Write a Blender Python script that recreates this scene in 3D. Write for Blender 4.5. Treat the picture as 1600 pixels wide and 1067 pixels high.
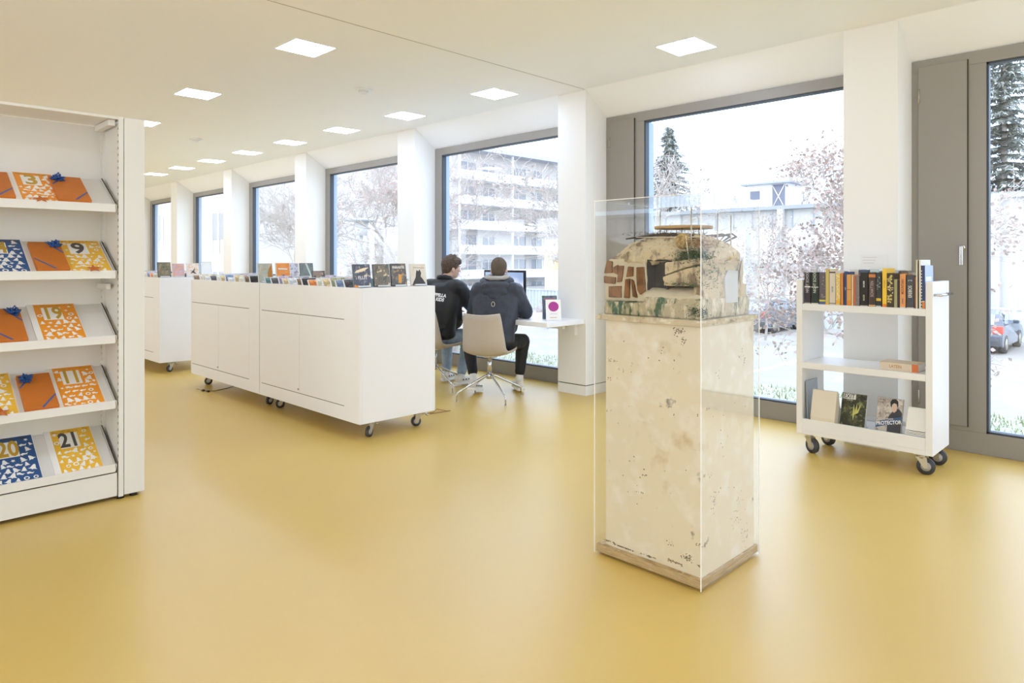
import bpy, bmesh, math, random
import numpy as np
from mathutils import Vector, Matrix, Euler
for _o in list(bpy.data.objects): bpy.data.objects.remove(_o)
S = bpy.context.scene
COL = S.collection
PI = math.pi
def lin(c):
    return tuple(((v/255)/12.92 if v/255 <= .04045 else ((v/255+.055)/1.055)**2.4) for v in c)
# ------------------------------------------------------------------ camera, sky, exposure
cam_d = bpy.data.cameras.new('camera'); cam = bpy.data.objects.new('camera', cam_d); COL.objects.link(cam)
cam_d.sensor_width = 36; cam_d.lens = 36*1066.7/1600; cam_d.shift_y = -(533.5-406.5)/1600
cam_d.clip_end = 600
cam.location = (0, 0, 1.35); cam.rotation_euler = (PI/2, 0, -math.atan2(1072, 1066.7))
S.camera = cam
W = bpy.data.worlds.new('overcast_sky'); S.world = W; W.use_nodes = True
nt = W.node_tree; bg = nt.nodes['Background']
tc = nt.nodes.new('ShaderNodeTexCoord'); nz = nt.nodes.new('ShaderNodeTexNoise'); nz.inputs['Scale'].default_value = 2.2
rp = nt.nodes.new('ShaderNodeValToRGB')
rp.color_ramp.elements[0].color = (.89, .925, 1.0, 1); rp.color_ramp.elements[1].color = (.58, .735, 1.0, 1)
# thin overcast: warmer towards -X as an added tint to warm faces on that side, cooler towards the street
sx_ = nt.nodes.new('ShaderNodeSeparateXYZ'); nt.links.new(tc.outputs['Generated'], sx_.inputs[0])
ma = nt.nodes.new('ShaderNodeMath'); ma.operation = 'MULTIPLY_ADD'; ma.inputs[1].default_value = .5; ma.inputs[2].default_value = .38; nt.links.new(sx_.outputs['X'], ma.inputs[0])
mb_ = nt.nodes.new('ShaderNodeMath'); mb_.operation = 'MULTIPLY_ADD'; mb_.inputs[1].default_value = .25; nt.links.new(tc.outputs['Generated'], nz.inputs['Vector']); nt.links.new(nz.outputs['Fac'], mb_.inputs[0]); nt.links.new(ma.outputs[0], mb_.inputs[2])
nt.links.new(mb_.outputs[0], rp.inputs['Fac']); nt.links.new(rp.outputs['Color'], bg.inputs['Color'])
SKY = 4.3; LAMP = 30.0
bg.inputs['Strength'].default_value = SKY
S.view_settings.view_transform = 'Standard'; S.view_settings.look = 'None'
S.view_settings.gamma = 1; S.view_settings.use_curve_mapping = False
S.view_settings.exposure = 0.02
S.cycles.transparent_max_bounces = 32
S.cycles.max_bounces = 12; S.cycles.diffuse_bounces = 7
# ------------------------------------------------------------------ materials
_M = {}
def mat(name, col, rough=.5, metal=0, spec=.5, bump=0, bscale=60, var=0, vscale=6, coat=0):
    if name in _M: return _M[name]
    m = bpy.data.materials.new(name); m.use_nodes = True; n = m.node_tree.nodes; l = m.node_tree.links
    b = n['Principled BSDF']; c = lin(col)
    b.inputs['Base Color'].default_value = (*c, 1); b.inputs['Roughness'].default_value = rough
    b.inputs['Metallic'].default_value = metal; b.inputs['Specular IOR Level'].default_value = spec
    b.inputs['Coat Weight'].default_value = coat
    t = n.new('ShaderNodeTexCoord')
    if var:
        z = n.new('ShaderNodeTexNoise'); z.inputs['Scale'].default_value = vscale; z.inputs['Detail'].default_value = 5
        r = n.new('ShaderNodeValToRGB'); r.color_ramp.elements[0].position = .3; r.color_ramp.elements[1].position = .7
        r.color_ramp.elements[0].color = (*[max(0, v*(1-var)) for v in c], 1)
        r.color_ramp.elements[1].color = (*[min(1, v*(1+var)) for v in c], 1)
        l.new(t.outputs['Object'], z.inputs['Vector']); l.new(z.outputs['Fac'], r.inputs['Fac']); l.new(r.outputs['Color'], b.inputs['Base Color'])
    if bump:
        z = n.new('ShaderNodeTexNoise'); z.inputs['Scale'].default_value = bscale; z.inputs['Detail'].default_value = 4
        u = n.new('ShaderNodeBump'); u.inputs['Strength'].default_value = bump; u.inputs['Distance'].default_value = .01
        l.new(t.outputs['Object'], z.inputs['Vector']); l.new(z.outputs['Fac'], u.inputs['Height']); l.new(u.outputs['Normal'], b.inputs['Normal'])
    _M[name] = m; return m
def glassmat(name, tint=(1, 1, 1), r0=.04, mult=1.0):
    m = bpy.data.materials.new(name); m.use_nodes = True; n = m.node_tree.nodes; l = m.node_tree.links
    n.remove(n['Principled BSDF']); out = n['Material Output']
    tr = n.new('ShaderNodeBsdfTransparent'); tr.inputs['Color'].default_value = (*tint, 1)
    gl = n.new('ShaderNodeBsdfGlossy'); gl.inputs['Roughness'].default_value = 0.0; gl.inputs['Color'].default_value = (mult, mult, mult, 1)
    lw = n.new('ShaderNodeLayerWeight'); lw.inputs['Blend'].default_value = .5
    p = n.new('ShaderNodeMath'); p.operation = 'POWER'; p.inputs[1].default_value = 5; l.new(lw.outputs['Facing'], p.inputs[0])
    a = n.new('ShaderNodeMath'); a.operation = 'MULTIPLY_ADD'; a.inputs[1].default_value = 1-r0; a.inputs[2].default_value = r0; l.new(p.outputs[0], a.inputs[0])
    mx = n.new('ShaderNodeMixShader'); l.new(a.outputs[0], mx.inputs[0]); l.new(tr.outputs[0], mx.inputs[1]); l.new(gl.outputs[0], mx.inputs[2])
    l.new(mx.outputs[0], out.inputs['Surface']); return m
def emit(name, col, s):
    m = bpy.data.materials.new(name); m.use_nodes = True; b = m.node_tree.nodes['Principled BSDF']
    b.inputs['Base Color'].default_value = (*lin(col), 1); b.inputs['Emission Color'].default_value = (*lin(col), 1); b.inputs['Emission Strength'].default_value = s
    return m
def blotchy(name, base, spots, scale, lo, hi, rough=.7, stretch=(1, 1, 1), bump=.3, extra=None):
    """two-tone procedural surface: base colour with noise-shaped spots of another colour"""
    if name in _M: return _M[name]
    m = bpy.data.materials.new(name); m.use_nodes = True; n = m.node_tree.nodes; l = m.node_tree.links; b = n['Principled BSDF']
    b.inputs['Roughness'].default_value = rough
    t = n.new('ShaderNodeTexCoord'); mp = n.new('ShaderNodeMapping'); mp.inputs['Scale'].default_value = stretch; l.new(t.outputs['Object'], mp.inputs['Vector'])
    cur = None
    for i, (col, sc, a, bb) in enumerate([(spots, scale, lo, hi)] + (extra or [])):
        z = n.new('ShaderNodeTexNoise'); z.inputs['Scale'].default_value = sc; z.inputs['Detail'].default_value = 6; z.inputs['Roughness'].default_value = .6
        l.new(mp.outputs['Vector'], z.inputs['Vector'])
        mr = n.new('ShaderNodeMapRange'); mr.inputs['From Min'].default_value = a; mr.inputs['From Max'].default_value = bb; l.new(z.outputs['Fac'], mr.inputs['Value'])
        mx = n.new('ShaderNodeMix'); mx.data_type = 'RGBA'; l.new(mr.outputs['Result'], mx.inputs['Factor'])
        if cur is None: mx.inputs[6].default_value = (*lin(base), 1)
        else: l.new(cur, mx.inputs[6])
        mx.inputs[7].default_value = (*lin(col), 1); cur = mx.outputs[2]
    l.new(cur, b.inputs['Base Color'])
    if bump:
        z = n.new('ShaderNodeTexNoise'); z.inputs['Scale'].default_value = scale*4; z.inputs['Detail'].default_value = 5; l.new(t.outputs['Object'], z.inputs['Vector'])
        u = n.new('ShaderNodeBump'); u.inputs['Strength'].default_value = bump; u.inputs['Distance'].default_value = .005
        l.new(z.outputs['Fac'], u.inputs['Height']); l.new(u.outputs['Normal'], b.inputs['Normal'])
    _M[name] = m; return m
m_wall = mat('white_wall_paint', (238, 237, 234), .75, bump=.03, bscale=200)
m_ceil = mat('ceiling_plaster', (246, 246, 247), .9)
m_floor = mat('yellow_resin_floor', (208, 176, 92), .36, spec=1.0, var=.025, vscale=1.1)
_f = m_floor.node_tree; _z = _f.nodes.new('ShaderNodeTexNoise'); _z.inputs['Scale'].default_value = 9; _z.inputs['Detail'].default_value = 3
_u = _f.nodes.new('ShaderNodeBump'); _u.inputs['Strength'].default_value = .04; _u.inputs['Distance'].default_value = .01
_f.links.new(_z.outputs['Fac'], _u.inputs['Height']); _f.links.new(_u.outputs['Normal'], _f.nodes['Principled BSDF'].inputs['Normal'])
m_frame = mat('grey_window_frame', (150, 145, 138), .45)
m_framed = mat('dark_gasket', (60, 68, 80), .5)
m_steel = mat('blue_grey_reveal_metal', (150, 165, 182), .35, .3)
m_white = mat('white_furniture_lacquer', (236, 236, 237), .35)
m_groove = mat('dark_groove', (70, 62, 52), .8)
m_chrome = mat('chrome', (205, 205, 205), .18, 1)
m_zinc = mat('zinc_plated_steel', (190, 185, 170), .35, .9)
m_rubber = mat('grey_rubber', (70, 70, 74), .6)
m_black = mat('black_plastic', (22, 22, 25), .4)
m_glass = glassmat('window_glass', (.985, .995, .99), .035)
m_acr = glassmat('clear_acrylic', (.985, .99, .992), .04)
m_acre = mat('acrylic_edge_gleam', (248, 250, 250), .3)
m_paper = mat('white_paper', (240, 238, 234), .6)
m_lamp = emit('lamp_diffuser', (206, 224, 255), LAMP)
# ------------------------------------------------------------------ mesh helpers
class MB:
    def __init__(s): s.v = []; s.f = []; s.m = []; s.sm = []
    def add(s, vs, fs, mi=0, sm=False):
        o = len(s.v); s.v += [tuple(v) for v in vs]
        for f in fs: s.f.append([i+o for i in f]); s.m.append(mi); s.sm.append(sm)
        return s
    def box(s, x0, x1, y0, y1, z0, z1, mi=0, M=None):
        v = [Vector((x, y, z)) for z in (z0, z1) for x, y in ((x0, y0), (x1, y0), (x1, y1), (x0, y1))]
        if M is not None: v = [M @ p for p in v]
        return s.add(v, [[3, 2, 1, 0], [4, 5, 6, 7], [0, 1, 5, 4], [1, 2, 6, 5], [2, 3, 7, 6], [3, 0, 4, 7]], mi)
    def rbox(s, x0, x1, y0, y1, z0, z1, r, mi=0, M=None):
        """box with a chamfer of r on all edges"""
        b = bmesh.new(); bmesh.ops.create_cube(b, size=1)
        for v in b.verts: v.co = Vector(((x0+x1)/2+v.co.x*(x1-x0), (y0+y1)/2+v.co.y*(y1-y0), (z0+z1)/2+v.co.z*(z1-z0)))
        bmesh.ops.bevel(b, geom=b.edges[:], offset=r, segments=2, profile=.6, affect='EDGES')
        if M is not None: bmesh.ops.transform(b, matrix=M, verts=b.verts)
        b.verts.ensure_lookup_table()
        s.add([v.co.copy() for v in b.verts], [[v.index for v in f.verts] for f in b.faces], mi); b.free(); return s
    def tube(s, pts, rad, n=8, mi=0, cap=True, sm=True):
        pts = [Vector(p) for p in pts]
        if not hasattr(rad, '__len__'): rad = [rad]*len(pts)
        rings = []; up = None
        for i, p in enumerate(pts):
            d = (pts[min(i+1, len(pts)-1)]-pts[max(i-1, 0)])
            d = d.normalized() if d.length > 1e-9 else Vector((0, 0, 1))
            if up is None:
                a = Vector((0, 0, 1)) if abs(d.z) < .9 else Vector((1, 0, 0)); up = d.cross(a).normalized()
            up = (up-d*up.dot(d)); up = up.normalized() if up.length > 1e-6 else d.orthogonal().normalized()
            w = d.cross(up)
            rings.append([p+(up*math.cos(2*PI*k/n)+w*math.sin(2*PI*k/n))*rad[i] for k in range(n)])
        vs = [q for r in rings for q in r]; fs = []
        for i in range(len(pts)-1):
            for k in range(n): fs.append([i*n+k, i*n+(k+1) % n, (i+1)*n+(k+1) % n, (i+1)*n+k])
        if cap: fs.append(list(range(n))[::-1]); fs.append([(len(pts)-1)*n+k for k in range(n)])
        return s.add(vs, fs, mi, sm)
    def cyl(s, p0, p1, r0, r1=None, n=20, mi=0, sm=True): return s.tube([p0, p1], [r0, r0 if r1 is None else r1], n, mi, True, sm)
    def ell(s, c, r, n=12, mi=0, R=None):
        vs = []; fs = []; c = Vector(c)
        for i in range(n//2+1):
            t = PI*i/(n//2)
            for k in range(n):
                a = 2*PI*k/n; p = Vector((r[0]*math.sin(t)*math.cos(a), r[1]*math.sin(t)*math.sin(a), r[2]*math.cos(t)))
                if R is not None: p = R @ p
                vs.append(c+p)
        for i in range(n//2):
            for k in range(n): fs.append([i*n+k, (i+1)*n+k, (i+1)*n+(k+1) % n, i*n+(k+1) % n])
        return s.add(vs, fs, mi, True)
    def prism(s, poly, z0, z1, mi=0, M=None):
        n = len(poly); v = [Vector((x, y, z)) for z in (z0, z1) for x, y in poly]
        if M is not None: v = [M @ p for p in v]
        fs = [list(range(n))[::-1], list(range(n, 2*n))]+[[k, (k+1) % n, n+(k+1) % n, n+k] for k in range(n)]
        return s.add(v, fs, mi)
    def caps(s, p0, p1, r0, r1, n=12):
        """rounded tapered limb segment (closed)"""
        p0 = Vector(p0); p1 = Vector(p1); s.ell(p0, (r0,)*3, n); s.ell(p1, (r1,)*3, n); s.cyl(p0, p1, r0, r1, n); return s
    def mesh(s, name, mats):
        me = bpy.data.meshes.new(name); me.from_pydata([tuple(v) for v in s.v], [], s.f)
        for m in (mats if isinstance(mats, (list, tuple)) else [mats]): me.materials.append(m)
        me.polygons.foreach_set('material_index', s.m); me.polygons.foreach_set('use_smooth', s.sm); me.update()
        return me
    def build(s, name, mats, parent=None, loc=None, rot=None):
        o = bpy.data.objects.new(name, s.mesh(name, mats)); COL.objects.link(o)
        if parent is not None: o.parent = parent
        if loc: o.location = loc
        if rot: o.rotation_euler = rot
        return o
def tag(o, label=None, cat=None, group=None, kind=None):
    if label: o['label'] = label
    if cat: o['category'] = cat
    if group: o['group'] = group
    if kind: o['kind'] = kind
    return o
def thing(name, label, cat, loc=(0, 0, 0), rz=0, group=None):
    o = bpy.data.objects.new(name, None); COL.objects.link(o); o.location = loc; o.rotation_euler = (0, 0, rz); o.empty_display_size = .1
    return tag(o, label, cat, group)
def struct(o): o['kind'] = 'structure'; return o
def clone(root, loc=None, rz=None, label=None):
    r = root.copy(); COL.objects.link(r)
    if loc: r.location = loc
    if rz is not None: r.rotation_euler = (0, 0, rz)
    if label: r['label'] = label
    def rec(a, b):
        for ch in [c for c in ALLCH(a)]:
            c = ch.copy(); COL.objects.link(c); c.parent = b; rec(ch, c)
    rec(root, r); return r
def ALLCH(o): return [c for c in bpy.data.objects if c.parent == o]
def bevel(o, w=.003, seg=2):
    b = o.modifiers.new('bevel', 'BEVEL'); b.width = w; b.segments = seg; b.limit_method = 'ANGLE'; return o
def blob(mb, name, m, parent, vox=.012, sm=6, disp=0, dsize=.1):
    """fuse overlapping closed shapes into one continuous surface"""
    o = mb.build(name, m, parent)
    r = o.modifiers.new('remesh', 'REMESH'); r.mode = 'VOXEL'; r.voxel_size = vox; r.use_smooth_shade = True
    if disp:
        t = bpy.data.textures.new(name+'_relief', 'CLOUDS'); t.noise_scale = dsize; t.noise_depth = 4
        d = o.modifiers.new('relief', 'DISPLACE'); d.texture = t; d.strength = disp; d.mid_level = .5
    if sm: q = o.modifiers.new('smooth', 'SMOOTH'); q.iterations = sm; q.factor = .6
    return o
def text(s, size, m, parent, M, name='lettering', bold=0, ext=.0004, xs=1.0, align='CENTER'):
    """flat lettering as a mesh; M places the text plane (x right, y up, z out)"""
    cu = bpy.data.curves.new('t', 'FONT'); cu.body = s; cu.size = size; cu.align_x = align; cu.align_y = 'CENTER'; cu.extrude = ext; cu.offset = bold; cu.resolution_u = 3
    o = bpy.data.objects.new('t', cu); COL.objects.link(o)
    me = bpy.data.meshes.new_from_object(o.evaluated_get(bpy.context.evaluated_depsgraph_get())); bpy.data.objects.remove(o)
    me.transform(M @ Matrix.Diagonal((xs, 1, 1, 1))); me.materials.clear(); me.materials.append(m)
    o = bpy.data.objects.new(name, me); COL.objects.link(o)
    if parent is not None: o.parent = parent
    return o
def plane_M(o, x, y):
    """matrix with local x, y axes and z = x cross y, origin o"""
    x = Vector(x).normalized(); y = Vector(y).normalized(); z = x.cross(y)
    return Matrix(((x.x, y.x, z.x, o[0]), (x.y, y.y, z.y, o[1]), (x.z, y.z, z.z, o[2]), (0, 0, 0, 1)))
rnd = random.Random(7)
# ------------------------------------------------------------------ the room
XW = 5.66; XP = 5.325; ZC = 3.05; ZH = 2.81
P0 = 1.465; PW = .365; PITCH = 2.8      # piers run from Y = P0 + k*PITCH
YA, YB, XL = -5.0, 24.0, -4.2
piers = [P0+PITCH*k for k in range(-2, 9)]
struct(MB().box(XL-.2, XW+.3, YA-.2, YB+.2, -.2, 0).build('floor', m_floor))
struct(MB().box(XL-.2, XP, YA-.2, YB+.2, ZC, ZC+.25).build('ceiling', m_ceil))
# sloped soffit between ceiling edge and window heads
b = MB(); b.add([(XP, YA, ZC), (XP, YB, ZC), (XW+.02, YB, ZH), (XW+.02, YA, ZH), (XP, YA, ZC+.25), (XP, YB, ZC+.25), (XW+.02, YB, ZC+.25), (XW+.02, YA, ZC+.25)],
    [[0, 3, 2, 1], [4, 5, 6, 7], [0, 1, 5, 4], [3, 7, 6, 2], [0, 4, 7, 3], [1, 2, 6, 5]])
struct(b.build('trim_soffit', m_ceil))
# unseen windows added opposite and behind the viewer to fill the room with daylight
b = MB(); b.box(XL-.2, XL, YA, YB, 0, .15); b.box(XL-.2, XL, YA, YB, 2.72, ZC)
yy = YA
while yy < YB: b.box(XL-.2, XL, yy, min(yy+.36, YB), .15, 2.72); yy += PITCH
b.box(XL-.2, XL, YA+3*PITCH+.36, YA+5*PITCH, .15, 2.72)
struct(b.build('wall_left', m_wall))
b = MB(); b.box(XL-.2, XW+.2, YA-.2, YA, 0, .15); b.box(XL-.2, XW+.2, YA-.2, YA, 2.72, ZC)
xx = XL
b.box(XL, XL+2*PITCH, YA-.2, YA, .15, 2.72)
while xx < XW: b.box(xx, min(xx+.36, XW+.2), YA-.2, YA, .15, 2.72); xx += PITCH
struct(b.build('wall_back', m_wall))
nw = 20
yy = YA+.36
while yy < YB-.5:
    y1 = min(yy+PITCH-.36, YB); f = MB()
    if YA+3*PITCH < yy < YA+4.9*PITCH: yy += PITCH; continue
    f.box(XL-.12, XL-.06, yy, y1, .15, .22); f.box(XL-.12, XL-.06, yy, y1, 2.65, 2.72); f.box(XL-.12, XL-.06, yy, yy+.07, .22, 2.65); f.box(XL-.12, XL-.06, y1-.07, y1, .22, 2.65)
    fo = struct(f.build('window_%d' % nw, m_frame)); MB().box(XL-.10, XL-.08, yy+.07, y1-.07, .22, 2.65).build('pane', m_glass, fo); nw += 1; yy += PITCH  # window added in the left wall as fill light
xx = XL+.36
xx += 2*PITCH
while xx < XW-.5:
    x1 = min(xx+PITCH-.36, XW); f = MB()
    f.box(xx, x1, YA-.12, YA-.06, .15, .22); f.box(xx, x1, YA-.12, YA-.06, 2.65, 2.72); f.box(xx, xx+.07, YA-.12, YA-.06, .22, 2.65); f.box(x1-.07, x1, YA-.12, YA-.06, .22, 2.65)
    fo = struct(f.build('window_%d' % nw, m_frame)); MB().box(xx+.07, x1-.07, YA-.10, YA-.08, .22, 2.65).build('pane', m_glass, fo); nw += 1; xx += PITCH  # back wall window, likewise added for fill light
struct(MB().box(XL-.2, XW+.2, YB, YB+.2, 0, ZC).build('wall_far', m_wall))
struct(MB().box(XW+.02, XW+.2, YA-.2, YB+.2, ZH, ZC+.6).build('wall_window_side', m_wall))
struct(MB().box(XW+.2, XW+.26, YA-.2, YB+.2, -2, -.02).build('wall_outer_base', m_wall))
for i, y in enumerate(piers):
    p = MB(); e = .012
    # pier body with shadow gaps at ceiling and skirting
    p.box(XP, XW+.2, y, y+PW, .105, ZC-.006)
    p.box(XP+e, XW+.2, y+e, y+PW-e, .095, .105, 1)
    p.box(XP+e, XW+.2, y+e, y+PW-e, ZC-.006, ZC, 1)
    p.box(XP, XW+.2, y, y+PW, 0, .095)
    struct(p.build('trim_%d' % (i+1), [m_wall, m_groove]))
struct(MB().box(XL, XP-.001, 4.276, 4.282, ZC-.0015, ZC+.01).build('trim_ceiling_joint', mat('joint_grey', (165, 158, 148), .9)))  # darker line along the ceiling joint
def window(idx, y0, y1, panel):
    """grey frame between two piers, y0 = right side; optional opaque vent flap at the left (high Y) side"""
    f = MB(); X0, X1 = XW, XW+.07; zb, zt = .15, 2.72
    gl = y1-.14 if not panel else y1-.46      # left edge of the pane
    gr = y0+.07
    f.box(X0, X1, y0, y1, zt, ZH); f.box(X0, X1, y0, y1, 0, zb); f.box(X0, X1, y0, gr, zb, zt); f.box(X0, X1, gl, y1, zb, zt)
    fo = bevel(struct(f.build('window_%d' % idx, m_frame)), .003)
    g = MB(); w = .014
    g.box(X0+.006, X1-.004, gr, gl, zt-w, zt+.001); g.box(X0+.006, X1-.004, gr, gl, zb-.001, zb+w); g.box(X0+.006, X1-.004, gr-.001, gr+w, zb, zt); g.box(X0+.006, X1-.004, gl-w, gl+.001, zb, zt)
    g.build('gasket', m_framed, fo)
    MB().box(X0+.035, X0+.055, gr, gl, zb, zt).build('pane', m_glass, fo)
    r = MB()
    r.box(X1, XW+.13, y0, y0+.012, 0, ZH); r.box(X1, XW+.13, gl, gl+.02, zb, zt); r.box(X1, XW+.2, gr, gl, zb-.03, zb-.01)
    if panel: r.box(X1, XW+.2, gl+.02, y1, zb, zt)
    r.build('reveal', m_steel, fo)
    if panel:
        q = MB(); q.rbox(X0-.012, X0, gl+.11, y1-.045, zb+.03, zt+.04, .003)
        fl = q.build('vent_flap', m_frame, fo)
        MB().box(X0-.013, X0-.0005, gl+.104, gl+.11, zb+.03, zt+.04).build('seam', m_groove, fl)
        h = MB()
        for z in (2.55, .35): h.cyl((X0-.016, y1-.05, z-.05), (X0-.016, y1-.05, z+.05), .006)
        h.build('hinge', m_zinc, fl)
        hd = MB(); hy = gl+.135; hz = 1.44
        hd.cyl((X0-.012, hy, hz), (X0-.028, hy, hz), .018); hd.cyl((X0-.02, hy, hz), (X0-.055, hy, hz), .009)
        hd.rbox(X0-.062, X0-.048, hy-.009, hy+.011, hz-.125, hz+.008, .003)
        tag(hd.build('handle', m_chrome, fl), 'chrome lever handle')
for k in range(-2, 8): window(k+4, P0+PITCH*k+PW, P0+PITCH*(k+1), k in (-1, 0, -2))
# the far narrow light strip sensors on the ceiling
# ------------------------------------------------------------------ ceiling lights
def ceiling_light(label):
    t = thing('ceiling_light', label, 'ceiling light', (0, 0, ZC), group='square recessed ceiling lights')
    f = MB(); a = .17; w = .008
    f.box(-a-w, a+w, -a-w, -a, -.004, -.0005); f.box(-a-w, a+w, a, a+w, -.004, -.0005); f.box(-a-w, -a, -a, a, -.004, -.0005); f.box(a, a+w, -a, a, -.004, -.0005)
    f.build('frame', m_white, t); MB().box(-a, a, -a, a, -.003, -.0006).build('diffuser', m_lamp, t); return t
L1 = ceiling_light('square white ceiling light nearest the big window, right of the ceiling joint')
L1.location = (4.83, 2.85, ZC)
for loc, lb in [((2.71, 5.03), 'largest ceiling light at the upper left, nearest the smoke detector'),
    ((2.68, 7.2), 'second ceiling light in the left row, behind the one beside the smoke detector'),
    ((2.75, 9.2), 'ceiling light just peeking out behind the tall display shelf top'),
    ((4.82, 5.05), 'ceiling light just left of the ceiling joint and the window pier'),
    ((4.81, 6.56), 'ceiling light above and left of the seated people, third in the window row'),
    ((4.76, 7.88), 'fourth ceiling light in the window row, small white lozenge'),
    ((4.73, 9.23), 'fifth ceiling light in the window row, counted from the front'),
    ((4.70, 10.58), 'sixth ceiling light in the window row, counted from the front'),
    ((4.66, 11.9), 'seventh ceiling light in the window row, counted from the front'),
    ((4.63, 13.2), 'eighth ceiling light in the window row, above the third far pier'),
    ((4.6, 14.5), 'farthest visible ceiling light in the window row'),
    ((2.71, 2.85), 'ceiling light overhead just above the photo edge'),
    ((.5, 2.4), 'unseen ceiling light added over the open floor near the viewer'), ((.5, 5.1), 'unseen ceiling light added over the tall display shelf'),  # lamps left of and behind the viewer are added for room fill
    ((.5, -.6), 'unseen ceiling light added behind the viewer, middle row'), ((2.7, -.6), 'unseen ceiling light added behind the viewer, second row'), ((4.83, -.3), 'unseen ceiling light added behind the viewer near the windows'),
    ((-2, 2.4), 'unseen ceiling light added left of the viewer'), ((-2, -.6), 'unseen ceiling light added behind and left of the viewer'), ((-2, 6), 'unseen ceiling light added beyond the display shelf on the left'),
    ((2.7, 12), 'ceiling light deep in the middle row'), ((2.7, 15), 'ceiling light at the far end of the middle row')]:
    clone(L1, (*loc, ZC), label=lb)
for loc, lb in [((3.78, 5.85), 'small round white smoke detector beside the nearest ceiling lights'), ((3.66, 9.89), 'faint round white smoke detector far down the ceiling')]:
    t = thing('smoke_detector', lb, 'smoke detector', (*loc, ZC), group='smoke detectors on the ceiling')
    MB().cyl((0, 0, -.018), (0, 0, 0), .075, .085, 28).build('base', m_white, t)
    MB().cyl((0, 0, -.045), (0, 0, -.018), .03, .05, 24).build('sensor_head', m_white, t)
# ------------------------------------------------------------------ casters shared by the cabinets and the cart
def caster(parent, x, y, ztop, R=.05, rz=0, brake=True, w=.024):
    C = Matrix.Translation((x, y, 0)) @ Matrix.Rotation(rz, 4, 'Z')
    def T(p): return C @ Vector(p)
    k = MB(); k.box(-.038, .038, -.038, .038, ztop-.006, ztop, 0, C); k.cyl(T((0, 0, ztop-.03)), T((0, 0, ztop-.005)), .022)
    for s in (-1, 1):
        k.prism([(-.03, ztop-.022), (.03, ztop-.022), (.012-.025, R-.012), (-.012-.025, R-.012)], s*(w/2+.004)-.0015, s*(w/2+.004)+.0015, 0, C @ Matrix.Rotation(PI/2, 4, 'X'))
    k.box(-.03, .03, -w/2-.005, w/2+.005, ztop-.03, ztop-.02, 0, C)
    c = k.build('caster', m_zinc, parent)
    wh = MB(); c0 = Vector((-.025, 0, R))
    wh.cyl(T(c0+Vector((0, -w/2, 0))), T(c0+Vector((0, w/2, 0))), R, R, 28)
    wo = wh.build('wheel', m_rubber, c)
    MB().cyl(T(c0+Vector((0, -w/2-.003, 0))), T(c0+Vector((0, w/2+.003, 0))), R*.55, R*.55, 20).build('hub', mat('grey_hub', (170, 170, 172), .4), c)
    if brake:
        bk = MB(); bk.tube([T((.0, 0, ztop-.025)), T((.055, 0, ztop-.03)), T((.075, 0, ztop-.05))], [.008, .01, .006], 8); bk.cyl(T((.065, -.022, ztop-.045)), T((.065, .022, ztop-.045)), .007)
        bk.build('brake_lever', m_chrome, c)
# ------------------------------------------------------------------ mobile media cabinets
CZ0, CZ1 = .13, 1.143
def cabinet(y0, label, L=1.65, x0=2.785, x1=3.495):
    t = thing('media_cabinet', label, 'cabinet', ((x0+x1)/2, y0+L/2, 0), group='white media cabinets on casters')
    hx = (x1-x0)/2; hy = L/2; w = .02
    b = MB(); zt = CZ1-.093
    b.box(-hx, -hx+w, -hy, hy, CZ0, CZ1); b.box(hx-w, hx, -hy, hy, CZ0, CZ1); b.box(-hx+w, hx-w, -hy, -hy+w, CZ0, CZ1); b.box(-hx+w, hx-w, hy-w, hy, CZ0, CZ1)
    b.box(-hx+w, hx-w, -hy+w, hy-w, CZ0, CZ0+.02)
    bevel(b.build('body', m_white, t), .002)
    q = MB(); q.box(-hx+w, hx-w, -hy+w, hy-w, zt-.02, zt); q.box(-.175, -.165, -hy+w, hy-w, zt, zt+.06); q.box(.165, .175, -hy+w, hy-w, zt, zt+.06); q.box(-.005, .005, -hy+w, hy-w, zt, zt+.06); q.box(-hx+w, hx-w, -hy+w, -hy+.155, zt, CZ1-.0008); q.build('browsing_trough', m_white, t)
    ya, yb = -hy+.215, hy-.04
    for i, (a, c) in enumerate(((ya, (ya+yb)/2-.0015), ((ya+yb)/2+.0015, yb))):
        d = MB(); d.box(-hx-.0006, -hx+.004, a, c, .243, .897); do = d.build('door', m_white, t)
        g = MB(); g.box(-hx-.001, -hx+.001, a, c, .897, .9015); g.build('gap', m_groove, do)
        MB().box(-hx-.001, -hx+.001, a, c, .2385, .243).build('gap', m_groove, do)
        if i == 0: MB().box(-hx-.0007, -hx+.001, c-.0006, c+.0012, .243, .897).build('gap', mat('fine_seam', (176, 168, 156), .8), do)
        if i == 0:
            tag(MB().cyl((-hx-.006, c-.012+.03, .272), (-hx, c-.012+.03, .272), .009, n=16).build('lock', m_zinc, do), 'small metal lock')
    for sx in (-1, 1):
        for sy in (-1, 1): caster(t, sx*(hx-.17) if sx < 0 else hx-.08, sy*(hy-.11), CZ0, .04, PI/2*0+.4*sx*sy, True, .022)
    return t
cabA = cabinet(4.36, 'white cabinet nearest the viewer with plain white end panel and four framed discs on top')
cabB = clone(cabA, (3.14, 6.02+.825, 0), label='white cabinet standing directly behind the nearest one, one low lock on its long side')
cabC = clone(cabA, (3.14, 8.66+.825, 0), label='white cabinet partly hidden by the tall display shelf')
cabD = clone(cabA, (3.14, 10.32+.825, 0), label='white cabinet farthest down the row, behind the others')
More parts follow.
